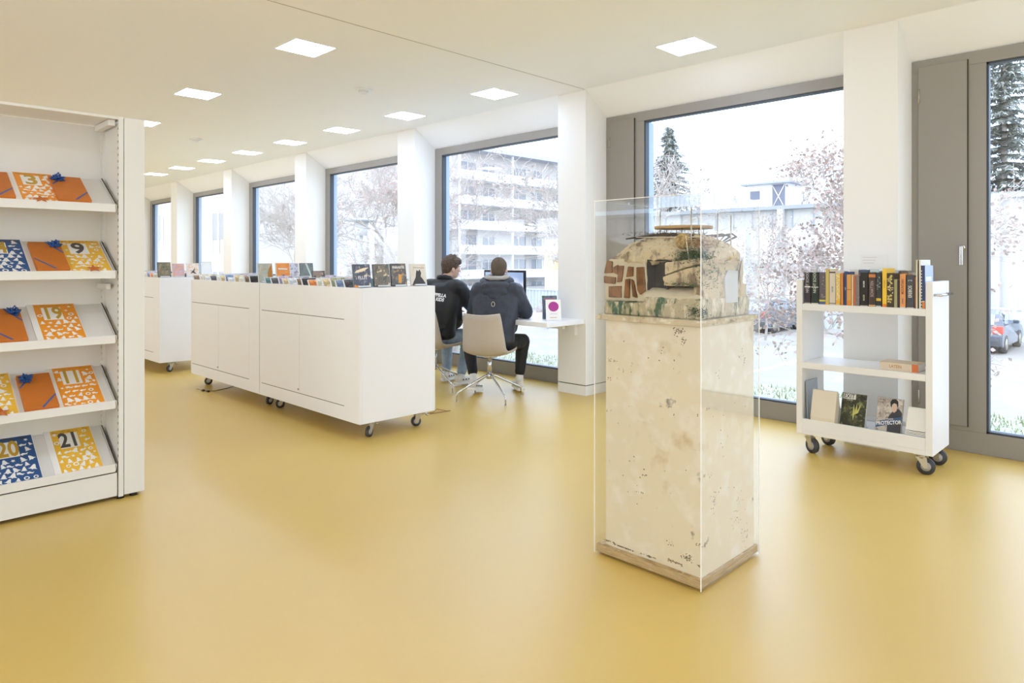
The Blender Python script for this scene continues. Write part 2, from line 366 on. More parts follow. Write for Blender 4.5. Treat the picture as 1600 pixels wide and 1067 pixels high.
# cases standing in the troughs
CASECOL = {'pale grey': (190, 190, 188), 'dark grey': (78, 76, 80), 'cream': (214, 203, 178), 'brown': (120, 98, 78), 'slate blue': (105, 122, 150), 'olive': (140, 140, 105),
    'orange': (205, 120, 60), 'black': (40, 36, 38), 'mauve': (150, 132, 150), 'white': (225, 225, 222), 'teal': (85, 115, 115), 'sand': (188, 165, 122)}
def cover_mat(name, cols, scale=9):
    """printed cover art: blotches of a few colours"""
    if name in _M: return _M[name]
    return blotchy(name, cols[0], cols[1], scale, .47, .53, .3, bump=0, extra=[(cols[i], scale*(1+.5*i), .54, .6) for i in range(2, len(cols))])
def case_mesh(w, h, th, cm, side):
    b = MB(); b.box(-w/2, w/2, 0, th, 0, h, 1); b.box(-w/2+.005, w/2-.005, -.0006, 0, .006, h-.005, 0)
    return b.mesh('disc_case', [cm, side])
m_clear = mat('clear_case_plastic', (215, 218, 222), .15)
_cm = {}
_lay = [0]
for k, c in CASECOL.items():
    c2 = tuple(min(255, int(v*1.28)+18) for v in c); c3 = tuple(int(v*.6) for v in c)
    _cm[k] = case_mesh(.145, .165, .012, cover_mat('case_cover_'+k.replace(' ', '_'), [c, c2, c3], 22), m_clear)
cols_x = [('aisle-side', 2.868), ('second', 3.045), ('third', 3.225), ('window-side', 3.40)]
ords = ['first', 'second', 'third', 'fourth', 'fifth', 'sixth', 'seventh', 'eighth', 'ninth', 'tenth', 'eleventh', 'twelfth', 'thirteenth']
for cy, cname in ((4.36, 'nearest'), (6.02, 'second'), (8.66, 'third')):
    for ci, (cn, cx) in enumerate(cols_x):
        y = cy+.175+.015*ci; r = 0
        while y < cy+1.50:
            kind = rnd.choice(list(CASECOL))
            if ci == 0 and cname == 'nearest': kind = ['dark grey', 'slate blue', 'olive', 'sand', 'cream', 'orange', 'black', 'brown', 'pale grey', 'sand', 'mauve', 'dark grey', 'teal'][r % 13]
            if ci == 0 and cname == 'second': kind = ['black', 'brown', 'cream', 'sand', 'pale grey', 'slate blue', 'sand', 'cream', 'dark grey', 'pale grey', 'sand', 'cream', 'brown'][r % 13]
            o = bpy.data.objects.new('disc_case', _cm[kind]); COL.objects.link(o)
            o.location = (cx+rnd.uniform(-.006, .006), y, CZ1-.0925); o.rotation_euler = (-math.radians(rnd.uniform(24, 40)), 0, rnd.uniform(-.08, .08)); o.scale = (1, 1, rnd.uniform(1.0, 1.1))
            tag(o, '%s disc case in the %s cabinet, %s row, %s column' % (kind, cname, ords[min(r, 12)], cn), 'disc case', 'disc cases filling the cabinet troughs')
            y += rnd.uniform(.095, .125); r += 1
def stand_case(label, x, y, z, w, h, cols, tilt=.16, rz=0, frame=(60, 60, 62), scale=14, art=None, name='display_case'):
    t = thing(name, label, 'disc case', (x, y, z), rz, 'front-facing cases standing on the cabinets')
    M = Matrix.Rotation(-tilt, 4, 'X')
    MB().box(-w/2, w/2, .0, .014, .004, h, 0, M).build('case', mat('case_edge_%d_%d_%d' % frame, frame, .3), t)
    cv = MB().box(-w/2+.004, w/2-.004, -.0008, 0.0, .010, h-.005, 0, M).build('cover', cover_mat('cover_'+label[:14].replace(' ', '_'), cols, scale), t)
    st = MB(); st.box(-w/2+.02, w/2-.02, -.022, .05, 0, .004); st.box(-w/2+.02, w/2-.02, -.022, -.019, 0, .016); st.box(-w/2+.03, w/2-.03, .02, .023, 0, h*.7, 0, M)
    st.build('stand', m_clear, t)
    if art: art(cv, M, w, h)
    return t
def T(s, size, col, x, z, bold=0, xs=1.):
    def f(cv, M, w, h):
        text(s, size, mat('ink_%d_%d_%d' % col, col, .5), cv, M @ plane_M((x*w, -.0012, z*h), (1, 0, 0), (0, 0, 1)), 'title', bold, .0002, xs)
    return f
def multi(*fs):
    def f(*a):
        for g in fs: g(*a)
    return f
def figure(poly, col):
    def f(cv, M, w, h):
        MB().prism([(x*w, z*h) for x, z in poly], 0, .0006, 0, M @ plane_M((0, -.0012, 0), (1, 0, 0), (0, 0, 1))).build('cover_figure', mat('figure_%d_%d_%d' % col, col, .5), cv)
    return f
bar = figure([(-.5, .02), (-.2, .02), (-.2, .1), (-.5, .1)], (240, 150, 30))
ZS = CZ1
stand_case('dark blue case with pale burst and the word FLUT, first on the end panel', 2.86, 4.43, ZS, .150, .178, [(78, 82, 100), (110, 112, 128), (215, 195, 160)], art=multi(T('FLUT', .036, (225, 220, 215), .02, .42, .0006), bar, figure([(-.45, .62), (.1, .7), (.42, .86), (.1, .84), (-.3, .74)], (240, 222, 190))), frame=(80, 86, 96))
stand_case('brown and gold landscape case, second of the four on the end panel', 3.035, 4.43, ZS, .148, .178, [(120, 112, 95), (90, 88, 78), (225, 205, 165)])
stand_case('black-framed case titled PARASITE, third of four on the end panel', 3.195, 4.43, ZS, .142, .182, [(92, 88, 88), (130, 120, 110), (190, 150, 90)], art=multi(T('PARASITE', .026, (235, 232, 225), 0, .83, .0006), figure([(-.05, .15), (.15, .15), (.18, .5), (-.02, .55)], (220, 160, 70))), frame=(30, 30, 32), rz=-.05)
stand_case('cream case with a dark kneeling figure, nearest the seated people', 3.39, 4.43, ZS, .158, .18, [(222, 212, 195), (214, 202, 184), (228, 220, 206)], art=multi(figure([(-.3,.84),(.38,.81),(.38,.79),(-.3,.82)],(140,128,115)), figure([(-.45, .04), (.45, .04), (.25, .3), (.12, .42), (.18, .58), (.1, .74), (.0, .66), (-.1, .72), (-.16, .55), (-.2, .38), (-.34, .2)], (58, 52, 46)), figure([(-.45, .04), (-.05, .04), (-.05, .08), (-.45, .08)], (245, 140, 30))), frame=(220, 214, 204))
stand_case('pale teal and gold case standing where the two near cabinets meet', 2.88, 6.08, ZS+.0005, .14, .18, [(170, 178, 165), (196, 186, 160), (205, 150, 60)], frame=(200, 200, 190), art=figure([(.1, .05), (.45, .05), (.45, .95), (.3, .8), (.15, .55)], (190, 130, 50)))
stand_case('bright orange case with small blue figures beside the teal case', 3.035, 6.04, ZS+.0005, .14, .185, [(238, 150, 62), (232, 140, 50), (240, 165, 80)], frame=(235, 225, 215), art=multi(figure([(-.36,.72),(.3,.7),(.3,.64),(-.36,.66)],(235,232,232)), figure([(-.25, .12), (.2, .1), (.05, .4), (-.1, .36)], (70, 90, 120)), figure([(.25, .15), (.38, .15), (.35, .3)], (80, 110, 90))))
stand_case('pale grey and mauve case half hidden behind the orange case', 3.17, 6.12, ZS+.0005, .13, .18, [(205, 205, 212), (180, 165, 178), (120, 130, 140)], frame=(215, 215, 220))
stand_case('dark grey-green case with a pale diagonal streak, right of the orange case', 3.32, 6.12, ZS+.0005, .14, .18, [(118, 126, 120), (105, 114, 108), (128, 136, 130)], frame=(90, 96, 92), art=figure([(-.1, .98), (.05, .98), (.35, .3), (.25, .25)], (190, 200, 196)))
stand_case('small brown case with dark top band, in the middle of the near trough', 3.135, 5.55, ZS-.0925, .125, .205, [(150, 128, 112), (80, 66, 62), (215, 190, 170)], frame=(80, 64, 60))
stand_case('leaning orange case in the near trough before the dark window edge', 3.40, 5.25, ZS-.0925, .14, .17, [(220, 130, 70), (200, 110, 60), (235, 200, 180)], tilt=.8, frame=(190, 100, 60))
stand_case('black-framed olive case on the far cabinet beside the shelf', 2.87, 8.74, ZS+.0005, .148, .185, [(120, 112, 88), (150, 138, 110), (70, 66, 60)], frame=(60, 60, 62))
stand_case('pink and lilac case on the far cabinet', 3.03, 8.74, ZS, .138, .17, [(222, 170, 150), (205, 185, 205), (170, 165, 185)], frame=(225, 215, 215), rz=-.05)
stand_case('white case with a small dark running figure on the far cabinet', 3.20, 8.74, ZS, .145, .172, [(232, 222, 212), (225, 200, 180), (235, 190, 120)], frame=(230, 226, 222), rz=-.05, art=figure([(-.3, .5), (0, .45), (.2, .7), (.1, .4), (.3, .2), (0, .3), (-.2, .25), (-.05, .42)], (70, 60, 58)))
stand_case('clear white case with thin dark edge at the end of the far cabinet', 3.37, 8.76, ZS, .13, .19, [(238, 242, 244), (232, 238, 240), (240, 244, 246)], frame=(170, 172, 170), rz=-.1)
stand_case('pale grey tilted magazine beside the tall display shelf edge', 2.92, 9.9, ZS-.0925, .2, .34, [(225, 228, 230), (200, 210, 216), (150, 165, 175)], frame=(235, 235, 235), tilt=.5)
# cables and floor sockets
cb = thing('floor_cable', 'thin grey cable with two small black plugs on the floor beside the left cabinet end', 'cable', (2.76, 7.2, 0))
MB().tube([(-.02, .18, .003), (.0, .05, .003), (.06, -.06, .003), (.18, -.02, .003), (.4, .1, .003), (.62, .25, .003)], .003, 6).build('cord', mat('grey_cord', (130, 122, 105), .5), cb)
tag(MB().rbox(-.03, -.005, .0, .045, 0, .016, .003).rbox(-.012, .013, -.075, -.03, 0, .016, .003).build('plug', m_black, cb), 'black plugs')
cb = thing('power_cable', 'thin brown cable loop on the floor by the cabinet corner near the seated people', 'cable', (3.85, 4.74, 0))
MB().tube([(-.25, .05, .004), (-.05, .02, .004), (.0, .04, .02), (.06, .0, .004), (.09, -.04, .004), (.02, -.03, .004), (-.12, -.01, .004)], .003, 6).build('cord', mat('brown_cord', (150, 95, 70), .5), cb)
# ------------------------------------------------------------------ tall display shelf with sloping shelves
SX, SY = .65, 4.45
sh = thing('display_shelf', 'tall white library display shelf with five sloping shelves at the left edge', 'shelf', (SX, SY, 0))
m_shelf = mat('white_shelf_enamel', (226, 224, 219), .4)
yf, ybk = 4.29-SY, 4.60-SY
for side in (1, -1):
    e = MB()
    if side == 1: x0, x1 = 1.165-SX, 1.300-SX
    else: x0, x1 = -.13-SX, .005-SX
    e.box(x0+.028, x1, yf, ybk+.02, .02, 2.158); bevel(e.build('end_panel', m_shelf, sh), .002)
    u = MB(); a = x0 if side == 1 else x1-.022
    u.box(a, a+.024, yf-.002, yf+.02, .015, 2.16); u.box(a-.012*side, a+.012, ybk-.03, ybk, .015, 2.16)
    u.box(a+.004, a+.010, yf+.02, ybk-.03, .15, 2.12)
    up = u.build('upright', m_shelf, sh)
    hl = MB(); xs = a-.0008 if side == 1 else a+.0245
    for k in range(52):
        z = .2+k*.037; hl.box(xs, xs+.0012, yf+.006, yf+.013, z, z+.014)
        if side == 1: hl.box(a-.012, a-.0105, ybk-.02, ybk-.014, z, z+.014)
    hl.build('slot_row', m_groove, up)
MB().box(-.13-SX, 1.16-SX, ybk, ybk+.015, .03, 2.14).build('back_panel', m_shelf, sh)
tp = MB(); tp.box(-.13-SX, 1.18-SX, yf+.004, ybk-.006, 2.145, 2.16); tp.box(1.12-SX, 1.155-SX, yf+.03, ybk-.01, 2.11, 2.143); bevel(tp.build('top_panel', m_shelf, sh), .002)
pl = MB(); pl.box(-.0-SX, 1.158-SX, yf+.004, yf+.02, .022, .152); pl.box(-.0-SX, 1.158-SX, yf+.02, ybk, .13, .14); pl.build('plinth', m_shelf, sh)
fo = MB()
for x in (.03, 1.18, 1.25): fo.cyl((x-SX, yf+.03, 0), (x-SX, yf+.03, .022), .022, .014, 14)
tag(fo.build('levelling_foot', m_black, sh), 'small black levelling feet')
ZF = [1.65, 1.277, .913, .546, .19]
for i, z in enumerate(ZF):
    q = MB()
    # sloping plate, front lip, side flanges
    def yz(l, n): return (yf+l*.864-n*.504, z+l*.504+n*.864)
    pts = [yz(.0, -.012), yz(.352, -.012), yz(.352, 0), yz(.0, 0)]
    MM = plane_M((0, 0, 0), (0, 1, 0), (0, 0, 1))
    q.prism(pts, .008-SX, 1.148-SX, 0, MM)
    q.prism([(yf-.004, z-.03), (yf+.006, z-.03), (yf+.006, z+.016), (yf-.004, z+.016)], .008-SX, 1.148-SX, 0, MM)
    so = bevel(q.build('shelf_board', m_shelf, sh), .002)
    for x in (1.150-SX, .004-SX): MB().prism([yz(-.005, -.03), yz(.36, -.03), yz(.36, .012), yz(-.005, .012)], x, x+.004, 0, MM).build('bracket', m_shelf, so)
    gp = MB(); gp.prism([yz(.01, .013), yz(.34, .013), yz(.34, .016), yz(.01, .016)], 1.1495-SX, 1.1545-SX, 0, MM); gp.build('bracket_gap', m_groove, so)
cr = MB(); cr.box(1.13-SX, 1.15-SX, yf+.1, ybk-.01, 1.185, 1.215); cr.build('cross_brace', m_shelf, sh)
m_kraft = mat('orange_kraft_paper', (196, 112, 38), .55, bump=.1, bscale=90, var=.06, vscale=12)
m_ribbon = mat('blue_ribbon', (44, 88, 158), .35)
m_gold = mat('gold_print', (196, 156, 50), .5); m_dkp = mat('grey_print', (84, 80, 78), .5)
CARD = {'orange': mat('card_orange', (238, 152, 40), .5), 'yellow': mat('card_yellow', (240, 188, 62), .5), 'blue': mat('card_blue', (46, 84, 138), .5)}
def motif(kind, s):
    if kind == 0:   # fir tree
        return [(0, s), (-.35*s, .45*s), (-.2*s, .45*s), (-.55*s, -.1*s), (-.3*s, -.1*s), (-.75*s, -.75*s), (.75*s, -.75*s), (.3*s, -.1*s), (.55*s, -.1*s), (.2*s, .45*s), (.35*s, .45*s)]
    if kind == 1:   # bell
        return [(0, s), (-.25*s, .8*s), (-.45*s, .2*s), (-.6*s, -.35*s), (-s, -.7*s), (-.25*s, -.7*s), (0, -s), (.25*s, -.7*s), (s, -.7*s), (.6*s, -.35*s), (.45*s, .2*s), (.25*s, .8*s)]
    if kind == 3:   # star scrap
        return [((s if k % 2 == 0 else .45*s)*math.cos(k*PI/5), (s if k % 2 == 0 else .45*s)*math.sin(k*PI/5)) for k in range(10)]
    if kind == 4: return [(-s, .2*s), (-.3*s, .55*s), (.4*s, .1*s), (s, .3*s), (.6*s, -.4*s), (-.2*s, -.25*s), (-.7*s, -.5*s)]
    return None
def slope_M(i, x, l, n=.0, rot=0):
    return plane_M((x, 4.29+l*.864-n*.504, ZF[i]+l*.504+n*.864), (math.cos(rot), -math.sin(rot)*0, 0), (0, .864, .504)) @ Matrix.Rotation(rot, 4, 'Z')
def card(i, x, ckey, num, ncol, label, w=.195, h=.345, seed=1):
    M = slope_M(i, x, .012, .006)
    t = thing('calendar_picture', label, 'picture', M.translation, group='numbered christmas calendar pictures'); t.matrix_world = M
    rr = random.Random(seed)
    MB().box(-.03, w+.004, -.004, h+.008, -.005, 0).build('backing_card', m_paper, t)
    MB().box(0, w, 0, h, 0.0002, .0012).build('print', CARD[ckey], t)
    pu0, pu1, pv0, pv1 = .16*w, .64*w, .55*h, .90*h
    mo = MB(); z0, z1 = .0013, .0018
    for r in range(9):
        for c in range(5):
            u = (c+.5+(.5 if r % 2 else 0))*w/5.3+rr.uniform(-.004, .004); v = (r+.45)*h/9.4+rr.uniform(-.004, .004)
            if pu0-.012 < u < pu1+.016 and pv0-.014 < v < h*.98: continue
            if u > w-.012 or v > h-.012: continue
            k = rr.choice([0, 0, 1, 1, 2, 3, 4, 4]); s = {0: .021, 1: .022, 2: .014, 3: .011, 4: .019}[k]*rr.uniform(.8, 1.05)
            s = min(s, u-.002, w-u-.002, v-.002) if min(u, v) > .006 else .004
            if s < .004: continue
            a = rr.uniform(-.5, .5); R = Matrix.Translation((u, v, 0)) @ Matrix.Rotation(a, 4, 'Z')
            if k == 2:
                n = 18; vs = []; 
                for q in range(n): vs += [R @ Vector((s*math.cos(2*PI*q/n), s*math.sin(2*PI*q/n), z1)), R @ Vector((.55*s*math.cos(2*PI*q/n), .55*s*math.sin(2*PI*q/n), z1))]
                mo.add(vs, [[2*q, (2*q+2) % (2*n), (2*q+3) % (2*n), 2*q+1] for q in range(n)])
            else: mo.prism(motif(k, s), z0, z1, 0, R)
    mo.box(pu0, pu1, pv0, pv1, z0, z1)
    tag(mo.build('white_motifs', m_paper, t), 'white tree, bell and wreath motifs')
    hd = MB()
    for k in range(26):
        u = rr.uniform(.04, .94)*w; v = h*(.955+rr.uniform(-.018, .018)); s = rr.uniform(.004, .009)
        hd.prism(motif(4, s), z1, z1+.0003, 0, Matrix.Translation((u, v, 0)) @ Matrix.Rotation(rr.uniform(-.4, .4), 4, 'Z'))
    hd.build('printed_garland', m_dkp if ckey == 'blue' else m_gold, t)
    sz = .155
    text(num, sz*1.05, ncol, t, Matrix.Translation(((pu0+pu1)/2, (pv0+pv1)/2, z1+.0003)), 'number', .0045, .0003, .60 if len(num) > 1 else .82)
    return t
card(0, .722, 'orange', '3', m_gold, 'orange calendar picture with gold number 3 on the top shelf', seed=2, w=.18)
card(1, .940, 'yellow', '9', m_dkp, 'yellow calendar picture with grey number 9 on the second shelf', seed=3)
card(1, .560, 'blue', '14', m_gold, 'blue calendar picture cut by the photo edge on the second shelf', seed=4)
card(2, .815, 'orange', '19', m_gold, 'orange calendar picture with gold number 19 on the third shelf', seed=5)
card(3, .905, 'orange', '11', m_gold, 'orange calendar picture with gold number 11 on the fourth shelf', seed=6)
card(3, .508, 'yellow', '6', m_dkp, 'yellow calendar picture cut by the photo edge on the fourth shelf', seed=7)
card(4, .612, 'blue', '20', m_gold, 'blue calendar picture with gold number 20 on the bottom shelf', seed=8)
card(4, .895, 'yellow', '21', m_dkp, 'yellow calendar picture with grey number 21 on the bottom shelf', seed=9)
def gift(i, x, label, flip, w=.155, h=.292):
    M = slope_M(i, x, .012, .0)
    t = thing('wrapped_gift', label, 'gift', M.translation, group='orange gifts with blue bows'); t.matrix_world = M
    D = .026
    bevel(MB().box(0, w, 0, h, .001, D).build('box', m_kraft, t), .002)
    r = MB(); e = D+.0006; wd = .012
    def strip(p, q):
        p = Vector((*p, 0)); q = Vector((*q, 0)); d = (q-p).normalized(); n = Vector((-d.y, d.x, 0))*wd/2
        vs = [p-n, q-n, q+n, p+n]; r.add([Vector((min(max(v.x, 0), w), min(max(v.y, 0), h), z)) for z in (e-.0008, e) for v in vs], [[3, 2, 1, 0], [4, 5, 6, 7], [0, 1, 5, 4], [1, 2, 6, 5], [2, 3, 7, 6], [3, 0, 4, 7]])
    if not flip: strip((.0, h-.11), (.075, h)); strip((w-.075, 0), (w, .10)); bc = (.035, h-.05)
    else: strip((w, h-.12), (w-.07, h)); strip((0, .11), (.085, 0)); bc = (w-.03, h-.045)
    r.build('ribbon', m_ribbon, t)
    k = MB(); rr = random.Random(i+len(label))
    for a in range(16):
        th = a*2*PI/16*1.62; el = rr.uniform(.15, 1.1); R = rr.uniform(.028, .040)
        d = Vector((math.cos(th)*math.cos(el), math.sin(th)*math.cos(el), math.sin(el))); sd = d.cross(Vector((0, 0, 1))).normalized()*.009
        c = Vector((*bc, e)); k.tube([c, c+d*R*.6+sd, c+d*R, c+d*R*.6-sd, c], [.0015, .004, .0045, .004, .0015], 5)
    k.build('bow', m_ribbon, t)
gift(0, .878, 'orange gift with blue bow at its upper left, right end of the top shelf', False)
gift(0, .536, 'orange gift cut by the photo edge on the top shelf', False)
gift(1, .782, 'orange gift with blue bow at its upper right, beside number 9', True, .15)
gift(2, .592, 'orange gift with blue bow beside number 19', True, .152)
gift(3, .730, 'orange gift with blue bow at its upper left, beside number 11', False, .152)
m_star = mat('brown_paper_star', (190, 105, 40), .6)
for i, x, n, lb in [(1, 1.045, .02, 'brown paper star at the foot of the grey number 9'), (3, .63, .02, 'brown paper star at the foot of the cut-off yellow picture'), (0, .80, .014, 'brown paper star at the foot of number 3')]:
    M = slope_M(i, x, .022, n)
    t = thing('paper_star', lb, 'star', M.translation, group='folded brown paper stars'); t.matrix_world = M
    R = .042; v = []; 
    for k in range(10):
        a = PI/2+k*PI/5; rr = R if k % 2 == 0 else R*.42; v.append((rr*math.cos(a), rr*math.sin(a), 0))
    v += [(0, 0, .008), (0, 0, -.004)]
    MB().add(v, [[k, (k+1) % 10, 10] for k in range(10)]+[[(k+1) % 10, k, 11] for k in range(10)]).build('folded_paper', m_star, t)
# ------------------------------------------------------------------ display case with plinth and rock dwelling model
PX0, PX1, PY0, PY1 = 2.500, 3.025, 1.408, 1.950
pcx, pcy = (PX0+PX1)/2, (PY0+PY1)/2
m_plinth = blotchy('worn_white_plaster', (230, 218, 194), (140, 130, 116), 7.5, .665, .70, .75, bump=.15, extra=[((196, 168, 122), 3.2, .60, .74), ((238, 232, 218), 11, .5, .7), ((96, 84, 72), 38, .70, .73)])
m_ply = blotchy('weathered_plywood', (196, 168, 122), (160, 128, 84), 30, .45, .6, .7, (.4, .4, 9), .2, extra=[((214, 196, 164), 60, .5, .65)])
pd = thing('display_plinth', 'tall worn white plaster plinth inside the clear acrylic case', 'plinth', (pcx, pcy, 0))
hx, hy = .262, .271
b = MB(); b.box(-hx+.004, hx-.004, -hy+.004, hy-.004, .012, .046); bevel(b.build('base_board', m_ply, pd), .002)
b = MB(); b.box(-hx+.006, -hx+.09, -hy+.006, -hy+.3, .0465, .05); b.box(-hx+.03, hx-.03, -hy+.03, hy-.03, 0, .012); b.build('base_shim', m_ply, pd)
bd = MB(); bd.rbox(-hx+.022, hx-.030, -hy+.010, hy-.045, .046, 1.078, .006); bd.build('plaster_body', m_plinth, pd)
def chips(face, data, m, nm):
    rr = random.Random(len(data)); b = MB()
    for u0, z0, du, dz, n in data:
        for _ in range(n):
            u = u0+rr.gauss(0, 1)*du*.55; z = z0+rr.gauss(0, 1)*dz*.55; r_ = min(rr.uniform(.0008, .0042), .0015+du*.25)
            if not .047+r_ < z < 1.07: continue
            pl = [(r_*rr.uniform(.5, 1.3)*math.cos(a*PI/4), r_*rr.uniform(.4, 1.2)*math.sin(a*PI/4)) for a in range(8)]
            if face == 'x':
                if not -hy+.012+r_ < u < hy-.047-r_: continue
                M = plane_M((-hx+.022-.0001, u, z), (0, -1, 0), (0, 0, 1))
            else:
                if not -hx+.024+r_ < u < hx-.032-r_: continue
                M = plane_M((u, -hy+.010-.0001, z), (1, 0, 0), (0, 0, 1))
            b.prism(pl, 0, .0004, 0, M)
    tag(b.build(nm, m, pd), kind='stuff')
chips('x', [(-0.155, 1.054, 0.027, 0.012, 40), (-0.179, 1.015, 0.015, 0.02, 25), (0.185, 0.895, 0.025, 0.006, 14), (0.243, 0.88, 0.015, 0.01, 10), (0.228, 0.841, 0.011, 0.014, 4), (0.199, 0.809, 0.011, 0.007, 4), (0.228, 0.665, 0.018, 0.006, 8), (0.153, 0.61, 0.007, 0.005, 2), (0.077, 0.455, 0.017, 0.019, 6), (0.019, 0.411, 0.016, 0.004, 5), (-0.131, 0.693, 0.006, 0.007, 3), (-0.239, 0.718, 0.006, 0.007, 3), (0.036, 0.329, 0.02, 0.006, 6), (-0.191, 0.477, 0.006, 0.004, 2), (0.21, 0.068, 0.036, 0.004, 30), (0.121, 0.062, 0.048, 0.0, 55), (0.003, 0.064, 0.052, 0.005, 30), (-0.131, 0.078, 0.036, 0.005, 30), (-0.2, 0.115, 0.027, 0.015, 45), (-0.109, 0.152, 0.019, 0.016, 12), (-0.25, 0.097, 0.012, 0.007, 10), (-0.239, 0.185, 0.011, 0.007, 10), (-0.093, 0.932, 0.122, 0.146, 14), (0.003, 0.309, 0.158, 0.122, 16)], mat('chip_brown', (128, 108, 86), .85), 'chipped_patch')
chips('y', [(-0.099, 0.861, 0.016, 0.018, 8), (-0.132, 0.346, 0.027, 0.031, 30), (-0.191, 0.732, 0.016, 0.011, 4), (0.073, 0.239, 0.049, 0.084, 40), (0.153, 0.117, 0.037, 0.039, 25), (-0.163, 0.461, 0.021, 0.016, 6), (-0.026, 0.568, 0.179, 0.206, 12), (0.122, 0.912, 0.037, 0.044, 12)], mat('chip_grey', (150, 142, 134), .85), 'chipped_patch')
m_slab = blotchy('weathered_top_board', (206, 190, 158), (128, 112, 90), 14, .56, .66, .8, (1, 1, 2), .5, extra=[((228, 218, 196), 25, .5, .62)])
b = MB(); b.rbox(-hx+.004, hx-.004, -hy+.004, hy-.004, 1.078, 1.102, .003); b.build('top_board', m_slab, pd)
ac = thing('acrylic_cover', 'clear acrylic display cover enclosing the plinth and the rock model', 'display cover', (pcx, pcy, 0))
ht = 1.618; q = .004; X, Y = hx+.0005, hy
for nm, bx in (('side_panel', (-X, -X+q, -Y, Y)), ('side_panel', (X-q, X, -Y, Y)), ('side_panel', (-X+q, X-q, -Y, -Y+q)), ('side_panel', (-X+q, X-q, Y-q, Y))):
    MB().box(*bx, .006, ht).build(nm, m_acr, ac)
MB().box(-X, X, -Y, Y, ht+.0005, ht+q).build('top_panel', m_acr, ac)
e = MB(); r = .0016  # the bright gleam along the acrylic edges is put in as white
for sx in (-1, 1):
    for sy in (-1, 1): e.box(sx*X-r, sx*X+r, sy*Y-r, sy*Y+r, .006, ht+q)
for z in (ht+q,):
    for sy in (-1, 1): e.box(-X, X, sy*Y-r, sy*Y+r, z-r, z+r)
    for sx in (-1, 1): e.box(sx*X-r, sx*X+r, -Y, Y, z-r, z+r)
tag(e.build('edge_gleam', m_acre, ac), 'white strips for the gleam of the acrylic edges')
# the model: seen from -X, left = +Y
m_rock = blotchy('carved_foam_rock', (206, 188, 152), (136, 116, 92), 16, .52, .62, .9, (1, 1, .55), .9, extra=[((74, 64, 54), 42, .64, .68), ((228, 214, 184), 9, .55, .7)])
m_rockg = blotchy('mossy_rock', (190, 176, 142), (62, 96, 66), 20, .5, .6, .9, (1, 1, .35), .8, extra=[((220, 208, 182), 34, .5, .6)])
m_brick = blotchy('brown_clay_stone', (146, 104, 68), (116, 80, 50), 25, .45, .6, .85, bump=.4)
m_plast = mat('pale_mortar', (212, 200, 172), .9, bump=.5, bscale=70)
m_moss = mat('green_moss', (70, 112, 74), .95, var=.5, vscale=40)
m_cave = mat('cave_shade', (34, 33, 36), .9, var=.4, vscale=60)
m_bark = mat('dark_bark', (72, 56, 46), .9, bump=.6, bscale=50, var=.4, vscale=50)
Z0 = 1.1025
md = thing('rock_dwelling_model', 'model rock cave dwelling with stone wall and moss on top of the plinth', 'model', (pcx, pcy, Z0))
YZ = plane_M((0, 0, 0), (0, 1, 0), (0, 0, 1))
def superq(b, c, r, e1, e2, zdn=None, n=40):
    """flattened rounded-box ellipsoid; zdn = half height below the centre"""
    vs = []; fs = []; f = lambda t, e: math.copysign(abs(t)**e, t)
    for i in range(n//2+1):
        t = PI/2-PI*i/(n//2)
        for k in range(n):
            a = 2*PI*k/n; z = f(math.sin(t), e1)*(r[2] if t > 0 else (zdn or r[2]))
            vs.append((c[0]+r[0]*f(math.cos(t), e1)*f(math.cos(a), e2), c[1]+r[1]*f(math.cos(t), e1)*f(math.sin(a), e2), c[2]+z))
    for i in range(n//2):
        for k in range(n): fs.append([i*n+k, (i+1)*n+k, (i+1)*n+(k+1) % n, i*n+(k+1) % n])
    b.add(vs, fs, 0, True)
b = MB(); b.rbox(-.222, .215, -.250, .250, 0.0, .060, .008); b.rbox(-.212, .21, -.250, .04, .05, .086, .006)
blob(b, 'ground_block', m_rockg, md, .005, 1, .012, .03)
b = MB(); b.prism([(-.208, .07), (-.208, .092), (-.19, .112), (-.16, .124), (-.10, .126), (-.10, .07)], -.045, .245, 0, plane_M((0, 0, 0), (1, 0, 0), (0, 0, 1)))
blob(b, 'sandy_step', m_plast, md, .006, 3, .014, .035)
b = MB()
superq(b, (-.0, -.01, .252), (.198, .262, .112), 1.0, .65, .012); superq(b, (-.10, .19, .247), (.09, .062, .035), .8, .8, .04); superq(b, (-.13, .10, .25), (.075, .10, .05), .8, .8, .03)
superq(b, (-.03, -.20, .25), (.15, .055, .05), .8, .8, .02); superq(b, (.0, -.03, .33), (.13, .15, .035), .8, .8)
blob(b, 'roof_rock', m_rock, md, .005, 1, .030, .022)
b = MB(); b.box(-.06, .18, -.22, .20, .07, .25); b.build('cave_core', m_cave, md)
b = MB(); b.box(-.193, -.06, .026, .034, .115, .25); b.box(-.135, -.128, -.07, .034, .115, .25); b.box(-.19, -.13, -.06, .03, .243, .25); b.box(-.19, -.06, -.0675, -.062, .12, .25); b.build('cave_shade_panel', m_cave, md)  # dark panels put the shade inside the opening into the colour
for poly, x0, x1 in (([(-.064, .137), (-.062, .176), (-.12, .196), (-.20, .218), (-.243, .224), (-.246, .141)], .03, .212), ([(-.066, .183), (-.066, .238), (-.16, .250), (-.246, .258), (-.246, .231), (-.20, .225), (-.12, .203)], .04, .204)):
    b = MB(); b.prism(poly[::-1], -x1, -x0, 0, YZ); blob(b, 'boulder', m_rock, md, .0045, 1, .008, .02)
b = MB(); b.prism([(-.246, .14), (-.246, .25), (-.24, .25), (-.24, .14)], -.20, .16, 0, YZ); b.prism([(-.246, .06), (-.246, .14), (-.2, .14), (-.2, .06)], -.20, .19, 0, YZ)
blob(b, 'side_rock', m_rock, md, .006, 1, .012, .03)
